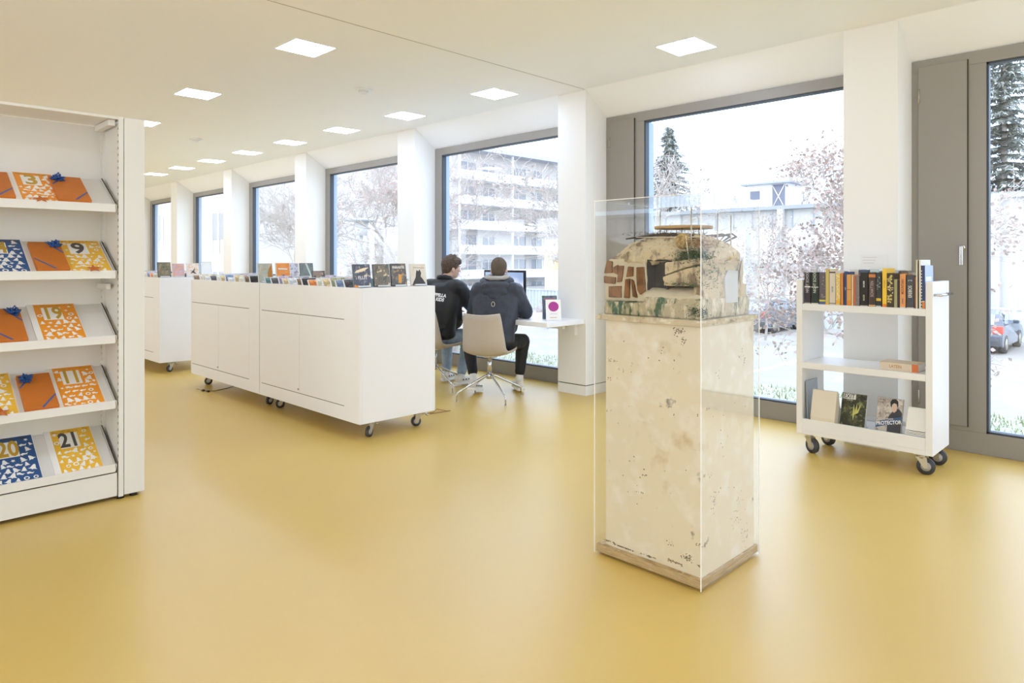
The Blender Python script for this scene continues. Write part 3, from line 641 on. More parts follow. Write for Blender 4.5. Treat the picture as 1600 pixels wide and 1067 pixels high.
b = MB(); b.prism([(.035, .062), (.262, .060), (.264, .175), (.252, .23), (.236, .252), (.04, .252), (.03, .16)], -.198, .15, 0, YZ)
blob(b, 'mortar_wall', m_plast, md, .005, 1, .006, .02)
stones = [[(0.245, 0.248), (0.213, 0.242), (0.216, 0.188), (0.262, 0.185)], [(0.18, 0.224), (0.151, 0.224), (0.157, 0.171), (0.164, 0.148), (0.19, 0.145), (0.183, 0.179)], [(0.264, 0.175), (0.194, 0.169), (0.199, 0.137), (0.262, 0.141)], [(0.236, 0.127), (0.164, 0.131), (0.164, 0.075), (0.236, 0.075)], [(0.127, 0.22), (0.098, 0.218), (0.101, 0.174), (0.138, 0.17)], [(0.143, 0.162), (0.116, 0.166), (0.12, 0.075), (0.15, 0.075)], [(0.081, 0.218), (0.042, 0.22), (0.033, 0.111), (0.061, 0.091), (0.077, 0.113), (0.082, 0.173)], [(0.111, 0.164), (0.097, 0.157), (0.077, 0.077), (0.102, 0.083)], [(0.209, 0.216), (0.183, 0.228), (0.183, 0.18), (0.211, 0.19)]]
for s_ in stones:
    cy = sum(p[0] for p in s_)/len(s_); cz = sum(p[1] for p in s_)/len(s_)
    bb = MB().prism([(cy+(p[0]-cy)*.97, cz+(p[1]-cz)*.97) for p in s_], -.207, -.185, 0, YZ)
    bevel(bb.build('clay_stone', m_brick, md), .003)
# platform on thin posts, rods, round gourd, plank
MB().cyl((.0, -.035, .390), (.0, -.035, .402), .130, .130, 40).build('round_platform', mat('sandy_wood', (188, 152, 104), .7), md)
pp = MB()
for a in range(7): pp.cyl((.09*math.cos(a*.9), -.035+.09*math.sin(a*.9), .33), (.09*math.cos(a*.9), -.035+.09*math.sin(a*.9), .392), .0016, n=6)
pp.build('platform_post', m_black, md)
pr = MB()
for x, y, z0, z1 in ((-.06, .05, .34, .47), (-.03, -.22, .26, .45), (.15, -.19, .27, .45), (-.19, -.185, .25, .47)): pr.cyl((x, y, z0), (x, y, z1), .003, n=8)
tag(pr.build('rod', m_zinc, md), 'thin metal rods')
g = MB(); g.ell((-.165, -.13, .328), (.032, .034, .036), 16); blob(g, 'dried_gourd', blotchy('gourd_skin', (198, 168, 106), (150, 118, 64), 60, .5, .6, .9, bump=1), md, .005, 2, .006, .01)
g = MB()
for k in range(9):
    a = -.12+.035*k; g.tube([(a-.04, .17-.03*k, .345), (a, .05-.03*k, .362+.006*math.sin(k)), (a+.03, -.1-.012*k, .356), (a+.02, -.2+.01*k, .32)], [.003, .006, .006, .002], 6)
g.build('branch', m_bark, md)
g = MB(); g.tube([(-.15, .12, .352), (-.17, -.22, .345)], .0018, 5); g.tube([(-.19, -.16, .35), (-.21, -.185, .25)], .0028, 5); g.tube([(-.1, .16, .24), (-.16, .215, .28), (-.12, .22, .20)], .0015, 5)
for k in range(6): g.tube([(-.05, .12-.05*k, .35), (-.05, .115-.05*k, .382), (-.04, .10-.05*k, .378), (-.045, .095-.05*k, .35)], .0009, 4)
g.build('wire', mat('pale_cane', (225, 215, 190), .5), md)
def tuft(nm, c, sp, n, m, L=.025, wth=.003, seed=1):
    rr = random.Random(seed); g = MB()
    for _ in range(n):
        p = Vector((c[0]+rr.gauss(0, sp[0]), c[1]+rr.gauss(0, sp[1]), c[2]+rr.gauss(0, sp[2])))
        d = Vector((rr.gauss(-.3, .6), rr.gauss(0, .6), rr.gauss(.4, .6))).normalized()*L*rr.uniform(.5, 1.1); s_ = d.orthogonal().normalized()*wth
        g.add([p-s_, p+s_, p+d], [[0, 1, 2], [2, 1, 0]])
    return tag(g.build(nm, m, md), kind='stuff')
tuft('moss', (-.19, -.19, .262), (.014, .038, .014), 2000, m_moss, .016, .0022, 2)
tuft('moss', (-.212, -.16, .146), (.006, .05, .005), 300, m_moss, .012, .0022, 3)
tuft('moss', (-.216, -.225, .03), (.008, .02, .012), 700, m_moss, .014, .0022, 4)
tuft('moss', (-.12, -.235, .19), (.05, .01, .03), 900, m_moss, .016, .0022, 5)
tuft('dry_grass', (-.12, -.17, .315), (.04, .05, .012), 700, mat('dry_grass', (170, 120, 70), .9), .022, .0018, 6)
tuft('dry_grass', (.0, .02, .366), (.08, .09, .006), 500, m_bark, .024, .0015, 7)
g = MB(); g.prism([(-.02, .062), (.09, .062), (.09, .20), (.0, .205), (-.03, .17)], -.262+.008, -.242, 0, plane_M((0, 0, 0), (1, 0, 0), (0, 0, 1)) @ Matrix.Scale(-1, 4, (0, 0, 1)))
tag(g.build('door_leaf', mat('pale_grey_cloth', (196, 198, 200), .8), md), 'pale flat door leaf')
g = MB()
for k in range(5): g.tube([(.10, -.235, .07), (.10+.02*math.cos(k*1.3), -.24+.008*math.sin(k), .17), (.10+.07*math.cos(k*1.3), -.24+.015*math.sin(k), .26)], [.004, .003, .001], 5)
g.build('twig_plant', m_bark, md)
# ------------------------------------------------------------------ book cart
KX0, KX1, KY0, KY1 = 4.84, 5.24, 1.136, 1.980
kt = thing('book_cart', 'white book cart on four casters full of books, beside the grey window frame', 'book cart', ((KX0+KX1)/2, (KY0+KY1)/2, 0))
kx, ky = (KX1-KX0)/2, (KY1-KY0)/2
for sy in (-1, 1):
    y0, y1 = (ky-.04, ky) if sy > 0 else (-ky, -ky+.04)
    e = MB(); e.box(-kx, kx, y0, y1, .13, 1.215); bevel(e.build('side_panel', m_white, kt), .003)
for z0, z1 in ((1.0, 1.045), (.592, .635)):
    bevel(MB().box(-kx+.001, kx-.001, -ky+.04, ky-.04, z0, z1).build('shelf_board', m_white, kt), .002)
b = MB(); b.box(-kx+.001, kx-.001, -ky+.04, ky-.04, .13, .16); b.box(-kx+.001, -kx+.02, -ky+.04, ky-.04, .16, .238); b.box(-kx+.02, kx-.001, -ky+.04, ky-.04, .195, .212); b.box(kx-.02, kx-.001, -ky+.04, ky-.04, .212, .24)
bevel(b.build('bottom_tray', m_white, kt), .002)
h = MB(); hy = -ky-.032; h.tube([(-kx+.03, -ky, 1.132), (-kx+.03, hy, 1.132), (kx-.07, hy, 1.132), (kx-.07, -ky, 1.132)], .008, 10); tag(h.build('push_handle', m_chrome, kt), 'chrome push handle')
for x, y, r in ((-kx+.05, -ky+.075, 1.75), (kx-.06, -ky+.075, 1.6), (-kx+.05, ky-.075, 1.1), (kx-.06, ky-.075, 1.2)): caster(kt, x, y, .13, .052, r, False, .028)
BZ = 1.0455
def book(label, x, y0, y1, h, d, spine, cover=None, tilt=0, deco=None, group='books on the cart top shelf', name='book', yc=None):
    """upright book, spine towards -X"""
    t = thing(name, label, 'book', (x, (y0+y1)/2, BZ), 0, group)
    w = (y1-y0)/2-.0006; cov = mat('cover_%d_%d_%d' % spine, spine, .35) if cover is None else mat('cover_%d_%d_%d' % cover, cover, .35)
    sp = mat('spine_%d_%d_%d' % spine, spine, .35, bump=.05)
    th = min(.0025, w*.3)
    c = MB(); c.box(0, d, -w, -w+th, 0, h); c.box(0, d, w-th, w, 0, h); c.build('cover', cov, t)
    MB().rbox(-.0012, .0025, -w, w, 0, h, .001).build('spine', sp, t)
    MB().box(.0025, d-.004, -w+th, w-th, .003, h-.004).build('page_block', m_paper, t)
    if deco:
        for k, a in enumerate(deco):
            if a[0] == 'b':   # band z0 z1 colour
                MB().box(-.0017, -.0012, -w, w, a[1]*h, a[2]*h).build('band', mat('ink_%d_%d_%d' % a[3], a[3], .5), t)
            elif a[0] == 't':  # text centre, size, colour
                text(a[1], a[3], mat('ink_%d_%d_%d' % a[4], a[4], .5), t, plane_M((-.0018, a[5] if len(a) > 5 else 0, a[2]*h), (0, 0, 1), (0, 1, 0)) @ Matrix.Identity(4), 'spine_title', .0004, .0002, .8)
            elif a[0] == 's':  # scattered ornaments
                rr = random.Random(k+len(label)); o = MB()
                for _ in range(a[1]):
                    yy = rr.uniform(-w*.75, w*.75); zz = rr.uniform(a[3], a[4])*h; s = rr.uniform(.4, 1)*a[5]
                    o.prism(motif(rr.choice([0, 3, 4]), s), 0, .0003, 0, plane_M((-.0016, yy, zz), (0, -1, 0), (0, 0, 1)) @ Matrix.Rotation(rr.uniform(0, 6), 4, 'Z'))
                o.build('spine_ornament', mat('ink_%d_%d_%d' % a[2], a[2], .5), t)
    return t
# text reads bottom-to-top: x axis up (+Z), y axis towards +Y
wht = (225, 222, 218)
BX = KX0+.02
B = [(1.931, 1.889, .219, (58, 52, 62), 'dark violet book with white dot at the left end of the cart shelf', [('t', 'NIGHT SCHOOL', .70, .026, (190, 188, 190)), ('b', .52, .56, wht), ('b', .0, .03, (210, 205, 190))]),
 (1.884, 1.834, .220, (42, 52, 46), 'dark green book with white crescent, second from the left', [('t', 'NIGHT SCHOOL', .72, .028, (190, 200, 190)), ('b', .52, .545, wht), ('b', 0, .03, (210, 205, 190))]),
 (1.830, 1.787, .221, (100, 92, 100), 'grey violet book with yellow band and blue foot', [('b', .09, .14, (215, 205, 70)), ('b', 0, .08, (84, 100, 140)), ('s', 10, (150, 155, 140), .2, .9, .008)]),
 (1.787, 1.763, .243, (205, 186, 110), 'tall pale yellow book with an orange foot', [('b', 0, .05, (235, 180, 50))]),
 (1.761, 1.721, .235, (216, 206, 194), 'cream book with small grey lettering and a dark top mark', [('t', 'DAS LIED', .45, .012, (110, 105, 100)), ('b', .92, .96, (70, 62, 60)), ('b', .03, .05, (80, 80, 90))]),
 (1.719, 1.690, .215, (226, 196, 110), 'yellow and white chequered book', [('s', 26, (240, 235, 215), .15, .95, .006), ('b', .05, .14, (232, 170, 50))]),
 (1.688, 1.671, .216, (214, 140, 80), 'orange book beside the chequered one', None),
 (1.665, 1.649, .225, (52, 72, 120), 'slim navy book with a pale line', [('t', 'INSEL', .5, .010, (170, 190, 220))]),
 (1.649, 1.620, .208, (216, 160, 90), 'tan and orange book beside the slim navy one', [('b', 0, .15, (226, 140, 50)), ('b', .5, .52, (160, 90, 50))]),
 (1.618, 1.606, .204, (226, 205, 160), 'very thin cream book', None),
 (1.604, 1.592, .200, (205, 105, 75), 'very thin red orange book', None),
 (1.592, 1.568, .200, (128, 122, 122), 'plain grey book left of the tall black one', [('s', 8, (160, 155, 150), .1, .9, .005)]),
 (1.564, 1.516, .224, (42, 40, 40), 'thick black book with thin white lettering in the shelf middle', [('t', 'DAS ERBE', .65, .012, wht), ('t', 'MAGIER', .25, .014, (190, 180, 160)), ('b', 0, .02, (210, 200, 180))]),
 (1.512, 1.468, .223, (74, 62, 58), 'thick brown book with orange top and vertical silver title', [('t', 'SCHATTEN', .52, .026, (180, 165, 165)), ('b', .86, .95, (205, 130, 70)), ('b', 0, .05, (200, 160, 110))]),
 (1.466, 1.435, .223, (56, 58, 60), 'dark book with pale ship shape and yellow band', [('s', 10, (150, 170, 175), .4, .95, .008), ('b', .17, .25, (214, 180, 70)), ('b', 0, .03, (200, 205, 210))]),
 (1.429, 1.402, .251, (242, 200, 70), 'tall bright yellow book in the middle of the row', [('b', 0, .08, (232, 140, 50)), ('t', 'SONNENJAHR', .6, .010, (200, 150, 60))]),
 (1.401, 1.359, .220, (70, 62, 46), 'dark book covered with gold leaves right of the bright yellow one', [('s', 22, (222, 200, 130), .1, .95, .012), ('s', 8, (235, 225, 190), .3, .6, .009)]),
 (1.359, 1.340, .181, (168, 160, 118), 'short olive green book beside the gold-leaved one', None),
 (1.340, 1.327, .175, (48, 46, 58), 'short thin black book beside the olive one', None),
 (1.326, 1.292, .217, (226, 158, 100), 'orange book with brown vertical lettering', [('t', 'MOUNTAIN', .62, .022, (140, 70, 45)), ('t', 'ROMAN', .2, .012, (140, 90, 120)), ('b', 0, .02, wht)]),
 (1.287, 1.245, .209, (72, 76, 84), 'dark grey book titled EREBOS', [('t', 'EREBOS', .50, .028, wht), ('t', '2', .84, .03, (190, 195, 200)), ('b', 0, .02, wht)]),
 (1.243, 1.234, .198, (140, 92, 70), 'very thin brown book right of the EREBOS book', None),
 (1.234, 1.224, .307, (228, 214, 184), 'tall thin cream book near the right end', None),
 (1.222, 1.217, .303, (34, 32, 34), 'tall thin black booklet near the right end', None),
 (1.217, 1.206, .307, (232, 230, 224), 'tall thin white book near the right end', None),
 (1.206, 1.199, .271, (50, 48, 48), 'thin book with black and white striped spine', [('b', k/14, k/14+.03, wht) for k in range(13)])]
for y1, y0, hh, c, lb, de in B:
    book(lb, BX, y0, y1, hh, .135+(hh-.2)*.8, c, deco=de)
t = book('tall navy book with pale blue cover at the right end of the cart shelf', BX, 1.183, 1.199, .271, .19, (58, 74, 124), cover=(176, 198, 232), deco=[('b', 0, .16, (230, 140, 70)), ('b', .16, .18, wht)])
MB().box(.02, .15, -.0085, -.0078, .17, .20).box(.03, .17, -.0085, -.0078, .12, .135).build('cover_print', mat('pale_print', (232, 238, 246), .5), t)
# second row behind, facing the windows
rr = random.Random(5)
y = 1.215
for k, (wd, hh, c, lb) in enumerate([(.05, .225, (70, 84, 120), 'navy book in the back row at the right end'), (.06, .22, (190, 190, 186), 'pale grey book in the back row'), (.05, .235, (120, 110, 96), 'brown book in the back row'),
        (.055, .24, (205, 212, 222), 'pale blue book in the back row behind the orange lettered one'), (.06, .23, (150, 158, 166), 'blue grey book in the back row'), (.055, .245, (214, 226, 224), 'mint white book in the back row behind the bright yellow one'),
        (.065, .238, (96, 110, 140), 'slate blue book in the back row'), (.06, .24, (226, 222, 216), 'white book in the back row behind the black one'), (.05, .222, (180, 150, 150), 'pink grey book in the back row'), (.06, .226, (60, 84, 130), 'dark blue book in the back row behind the slim navy one')]):
    book(lb, KX0+.22, y, y+wd, hh, .14, c, group='books in the back row of the cart'); y += wd+.004
lb_ = thing('book', 'thick cream and orange book lying flat on the middle cart shelf', 'book', (KX0+.05, 1.34, .6355))
c = MB(); c.box(0, .17, -.112, .112, 0, .003); c.box(0, .17, -.112, .112, .045, .048); c.box(-.001, .003, -.112, .112, 0, .048)
c.build('cover', blotchy('lying_cover', (222, 206, 184), (226, 166, 100), 7, .6, .7, .5, bump=0), lb_); MB().box(.004, .166, -.109, .109, .003, .045).build('page_block', m_paper, lb_)
MB().box(-.0015, -.001, -.112, -.075, 0, .048).build('spine_end', mat('spine_end_orange', (214, 120, 70), .5), lb_)
text('LATEIN', .028, mat('ink_tan', (190, 140, 80), .5), lb_, plane_M((-.0016, .02, .025), (0, -1, 0), (0, 0, 1)), 'spine_title', .0004, .0002, .8)
# bottom tray items
BT = .2125
def leaner(name, label, cat, y0, y1, h, th, m, x=KX0+.055, tilt=.28):
    t = thing(name, label, cat, (x, (y0+y1)/2, BT), -PI/2)   # local x = -Y world side, local y = +X
    w = (y1-y0)/2; M = Matrix.Translation((0, 0, .004)) @ Matrix.Rotation(-tilt, 4, 'X')
    return t, w, M
MR = None
def tray_book(label, y0, y1, h, cols, art, title=None, edge=(60, 60, 56)):
    t, w, M = leaner('display_book', label, 'book', y0, y1, h, .012, None)
    MB().box(-w, w, 0, .012, .012, h, 0, M).build('case', mat('edge_%d_%d_%d' % edge, edge, .3), t)
    cv = MB().box(-w+.002, w-.002, -.001, 0, .014, h-.002, 0, M).build('cover', cover_mat('tray_'+label[:10], cols, 16), t)
    st = MB(); st.box(-w+.005, w-.005, -.035, .09, 0, .004); st.box(-w+.005, w-.005, -.038, -.034, 0, .02); st.box(-w+.02, w-.02, .013, .016, .0, h*.8, 0, M)
    st.box(-w+.02, w-.02, .013, .016, .0, h*.8, 0, Matrix.Translation((0, .085, 0)) @ Matrix.Rotation(.12, 4, 'X'))
    st.build('stand', m_clear, t)
    for a in art: a(cv, M, w, h)
    return t
def _layer(cv): return len([c_ for c_ in bpy.data.objects if c_.parent == cv])
def A(poly, col, nm='artwork'):
    def f(cv, M, w, h): MB().prism([(x*w, z*h) for x, z in poly], 0, .0005, 0, M @ plane_M((0, -.0011-.00012*_layer(cv), 0), (1, 0, 0), (0, 0, 1))).build(nm, mat('art_%d_%d_%d' % col, col, .5), cv)
    return f
def AT(s, size, col, x, z, bold=.0006, xs=.8, rot=0):
    def f(cv, M, w, h): text(s, size, mat('ink_%d_%d_%d' % col, col, .5), cv, M @ plane_M((x*w, -.003, z*h), (1, 0, 0), (0, 0, 1)) @ Matrix.Rotation(rot, 4, 'Z'), 'title', bold, .0002, xs)
    return f
tray_book('dark jungle book titled EXIT on the bottom tray of the cart', 1.548, 1.710, .232, [(52, 56, 42), (84, 84, 58), (36, 38, 34), (120, 124, 80)],
    [A([(-.88, .82), (.12, .82), (.12, .975), (-.88, .975)], (226, 226, 222), 'title_panel'), AT('EXIT', .040, (30, 32, 30), -.40, .897, .0004, .85), AT('DAS BUCH', .010, (200, 200, 190), -.35, .79, .0001),
     A([(-.05, .4), (.02, .7), (.12, .45), (.25, .72), (.3, .5), (.6, .75), (.4, .45), (.1, .38), (.05, .2)], (196, 196, 110))], edge=(205, 210, 210))
tray_book('book titled PROTECTOR with a dark-haired young man on the bottom tray', 1.329, 1.484, .232, [(198, 190, 182), (170, 160, 155), (215, 208, 200), (150, 135, 128)],
    [A([(-.1, .0), (.95, .0), (.95, .62), (.7, .72), (.42, .70), (.2, .62), (-.1, .45)], (60, 62, 70), 'printed_jacket'), A([(.12, .66), (.16, .84), (.3, .9), (.5, .88), (.56, .8), (.52, .66), (.34, .6)], (214, 188, 170), 'printed_face'),
     A([(.05, .78), (.0, .88), (.12, .97), (.4, .99), (.6, .93), (.64, .8), (.56, .76), (.5, .85), (.3, .87), (.16, .82), (.13, .74)], (34, 30, 30), 'printed_hair'),
     A([(-.98, .13), (.98, .38), (.98, .52), (-.98, .30)], (64, 92, 130), 'title_band'), AT('PROTECTOR', .0335, (238, 238, 236), .0, .30, .0009, .78, .19), AT('YOUNG', .013, (230, 230, 228), .1, .41, .0002, .8, .19), AT('THOMAS', .011, (90, 85, 82), -.62, .93, .0001), AT('CARL', .011, (90, 85, 82), -.66, .86, .0001)], edge=(150, 150, 150))
t, w, M = leaner('blank_stand', 'blank cream slanted display stand left of the EXIT book', 'display stand', 1.722, 1.885, .22, .02, None)
s_ = MB(); s_.prism([(-.045, 0), (.10, 0), (.02, .232), (-.002, .232), (-.05, .05)], -w, w, 0, plane_M((0, 0, 0), (0, 1, 0), (0, 0, 1))); bevel(s_.build('slanted_block', mat('cream_board', (226, 216, 198), .6), t), .002)
t = thing('leaning_board', 'thin blue grey board leaning at the left end of the bottom tray', 'board', (KX0+.04, 1.915, BT))
MB().box(0, .20, 0, .004, 0, .285, 0, Matrix.Rotation(-.04, 4, 'X')).build('panel', mat('grey_blue_board', (168, 178, 190), .3), t)
t, w, M = leaner('card_stand', 'white card on a stack of thin sheets at the right end of the tray', 'card stand', 1.182, 1.298, .2, .02, None)
MB().prism([(-.02, .055), (.07, .055), (.07, .06), (.055, .19), (.045, .19)], -w+.001, w-.001, 0, plane_M((0, 0, 0), (0, 1, 0), (0, 0, 1))).build('blank_card', m_paper, t)
for k in range(6): MB().box(-w, w, -.035+.002*k, .08, .009*k, .009*k+.0055).build('sheet', m_paper, t)
# ------------------------------------------------------------------ wall label on the pier
t = thing('wall_label', 'small pale text label on the pier behind the book row', 'label', (XP-.0005, 1.62, 1.345))
MB().box(-.003, 0, -.09, .09, -.045, .045).build('plate', mat('label_plate', (234, 232, 228), .5), t)
g = MB()
for k in range(3): g.box(-.0035, -.003, -.02+.01*k, .075, .025-.02*k-.003, .025-.02*k+.003)
g.build('printed_line', mat('label_print', (214, 210, 205), .6), t)
# ------------------------------------------------------------------ desk along the windows
DZ0, DZ1 = .715, .762
dk = thing('window_desk', 'white desk board running along the window in front of the pier', 'desk', (5.0, 5.9, 0))
b = MB(); b.box(4.77-5, 5.324-5, 4.285-5.9, 7.45-5.9, DZ0, DZ1); b.box(5.324-5, 5.655-5, 4.64-5.9, 7.06-5.9, DZ0, DZ1); bevel(b.build('desk_top', m_white, dk), .003)
b = MB(); b.box(5.28-5, 5.324-5, 4.37-5.9, 4.45-5.9, .60, .714); b.box(5.28-5, 5.324-5, 7.2-5.9, 7.28-5.9, .60, .714); b.box(5.2-5, 5.24-5, 4.46-5.9, 7.2-5.9, .66, .714); b.build('bracket', m_white, dk)
# monitor
mo = thing('computer_monitor', 'black-rimmed computer screen on the desk in front of the hooded person', 'monitor', (5.32, 5.41, DZ1))
bevel(MB().rbox(-.012, .012, -.325, .325, .09, .478, .006).build('screen_frame', m_black, mo), .001)
b = MB(); b.box(-.013, -.012, -.325, .325, .02, .09); b.prism([(.012, .1), (.05, .2), (.05, .3), (.012, .4)], -.2, .2, 0, plane_M((0, 0, 0), (1, 0, 0), (0, 0, 1))); b.box(-.012, .012, -.325, .325, .02, .0895); b.build('metal_chin', mat('silver_metal', (200, 202, 205), .3, .8), mo)
b = MB(); b.rbox(-.08, .12, -.09, .09, 0, .008, .003); b.box(.03, .05, -.08, .08, .008, .28); b.build('stand', mat('silver_metal', (200, 202, 205), .3, .8), mo)
sm = bpy.data.materials.new('screen_landscape'); sm.use_nodes = True; n = sm.node_tree.nodes; l = sm.node_tree.links; bs = n['Principled BSDF']
tcx = n.new('ShaderNodeTexCoord'); sp = n.new('ShaderNodeSeparateXYZ'); l.new(tcx.outputs['Object'], sp.inputs[0])
nzz = n.new('ShaderNodeTexNoise'); nzz.inputs['Scale'].default_value = 5; l.new(tcx.outputs['Object'], nzz.inputs['Vector'])
ad = n.new('ShaderNodeMath'); ad.operation = 'MULTIPLY_ADD'; ad.inputs[1].default_value = .22; l.new(nzz.outputs['Fac'], ad.inputs[0]); l.new(sp.outputs['Z'], ad.inputs[2])
rmp = n.new('ShaderNodeValToRGB'); l.new(ad.outputs[0], rmp.inputs['Fac']); cr_ = rmp.color_ramp
for p_, c_ in ((.36, (62, 58, 70)), (.385, (84, 76, 92)), (.395, (226, 222, 226)), (.46, (196, 204, 224)), (.52, (150, 170, 206)), (.6, (140, 160, 200))):
    el = cr_.elements.new(p_); el.color = (*lin(c_), 1)
cr_.elements.remove(cr_.elements[0]); cr_.elements.remove(cr_.elements[-1])
l.new(rmp.outputs['Color'], bs.inputs['Emission Color']); bs.inputs['Emission Strength'].default_value = 1.3; bs.inputs['Base Color'].default_value = (0, 0, 0, 1); bs.inputs['Roughness'].default_value = .15
MB().box(-.0135, -.012, -.301, .301, .115, .454).build('screen', sm, mo)
t = thing('keyboard', 'white keyboard on the desk in front of the screen', 'keyboard', (5.03, 5.3, DZ1))
MB().rbox(-.06, .06, -.21, .21, 0, .012, .004).build('keyboard_base', mat('silver_metal', (200, 202, 205), .3, .8), t)
k = MB()
for r in range(5):
    for c in range(14): k.box(-.052+.021*r, -.052+.021*r+.018, -.2+.0288*c, -.2+.0288*c+.025, .012, .015)
k.build('keys', m_paper, t)
def desk_cover(label, x, y, w, h, rz, colm, extra, z=DZ1):
    t = thing('display_card', label, 'display card', (x, y, z), rz)
    M = Matrix.Translation((0, 0, .002)) @ Matrix.Rotation(-.2, 4, 'X')
    MB().box(-w/2, w/2, 0, .006, 0, h, 0, M).build('card', colm, t)
    MB().box(-w/2+.01, w/2-.01, 0, .004, 0, h*.8, 0, Matrix.Translation((0, .075, 0)) @ Matrix.Rotation(.16, 4, 'X')).build('prop', m_clear, t)
    for f in extra: f(t, M, w/2, h)
    return t
desk_cover('dark blue and green illustrated card behind the white one on the desk', 5.10, 4.53, .155, .235, -.55, cover_mat('dark_card_cover', [(84, 90, 108), (110, 122, 130), (70, 110, 80)], 14), [A([(-.8, .8), (.8, .8), (.8, .9), (-.8, .9)], (140, 100, 120))])
desk_cover('white card with a magenta disc on the desk by the pier', 5.0, 4.40, .15, .205, -.65, m_paper, [A([(.02+.68*math.cos(k*PI/16), .66+.235*math.sin(k*PI/16)) for k in range(32)], (170, 52, 142), 'magenta_disc'), A([(-.5, .12), (.4, .12), (.4, .15), (-.5, .15)], (220, 150, 130)), A([(-.5, .3), (.5, .3), (.5, .32), (-.5, .32)], (200, 190, 200))])
# ------------------------------------------------------------------ swivel chairs
m_weave = mat('beige_woven_fabric', (196, 184, 168), .85, bump=.5, bscale=350, var=.08, vscale=220)
def chair(label, x, y, rz, feet_rz):
    t = thing('swivel_chair', label, 'chair', (x, y, 0), rz, 'beige swivel chairs with four thin feet')
    # one-piece shell: seat curving into the back, +X is the front
    prof = [(-.285, .838, .178), (-.268, .79, .186), (-.25, .72, .194), (-.232, .64, .202), (-.215, .56, .210), (-.195, .50, .214), (-.16, .463, .218), (-.10, .447, .222), (0, .442, .226), (.1, .446, .228), (.17, .452, .226), (.215, .452, .215), (.235, .440, .20)]
    vs = []; fs = []; nn = 14; th = .022
    for s in (0, 1):
        for i, (px, pz, hw) in enumerate(prof):
            a = prof[max(i-1, 0)]; c = prof[min(i+1, len(prof)-1)]; d = Vector((c[0]-a[0], 0, c[1]-a[1])).normalized(); nrm = Vector((-d.z, 0, d.x))   # towards the sitter
            if nrm.z < 0 and nrm.x < 0: nrm = -nrm
            for k in range(nn+1):
                u = -1+2*k/nn; cur = .045*u*u if pz > .5 else (.02*u*u+.02*u**4)
                p = Vector((px, u*hw, pz))+nrm*(cur-(s*th)); vs.append(p)
    R = len(prof)
    for s in (0, 1):
        for i in range(R-1):
            for k in range(nn):
                a = s*R*(nn+1)+i*(nn+1)+k; f = [a, a+1, a+nn+2, a+nn+1]; fs.append(f if s else f[::-1])
    o = R*(nn+1)
    for i in range(R-1):
        for k in (0, nn): a = i*(nn+1)+k; fs.append([a, a+nn+1, a+nn+1+o, a+o])
    for i in (0, R-1):
        for k in range(nn): a = i*(nn+1)+k; fs.append([a, a+1, a+1+o, a+o])
    sh_ = MB().add(vs, fs, 0, True).build('seat_shell', m_weave, t)
    bm = bmesh.new(); bm.from_mesh(sh_.data); bmesh.ops.recalc_face_normals(bm, faces=bm.faces); bm.to_mesh(sh_.data); bm.free()
    b = MB(); b.cyl((0, 0, .24), (0, 0, .415), .022); b.cyl((0, 0, .405), (0, 0, .425), .06, .09); b.cyl((0, 0, .20), (0, 0, .25), .034, .026); tag(b.build('column', m_chrome, t), 'chrome column')
    for k in range(4):
        a = feet_rz-rz+k*PI/2; c, s = math.cos(a), math.sin(a); b = MB()
        b.tube([(.015*c, .015*s, .235), (.06*c, .06*s, .222), (.325*c, .325*s, .095), (.345*c, .345*s, .075), (.347*c, .347*s, .004)], [.011, .011, .009, .008, .007], 8)
        b.cyl((.347*c, .347*s, 0), (.347*c, .347*s, .006), .011, n=10); b.build('leg', m_chrome, t)
    return t
C2 = (4.56, 4.845); C1 = (4.53, 5.655)
chair('beige woven swivel chair with its back to the viewer, under the hooded person', *C2, math.radians(29), math.radians(-18))
chair('beige woven swivel chair half hidden behind the white cabinet', *C1, math.radians(14), math.radians(-8))
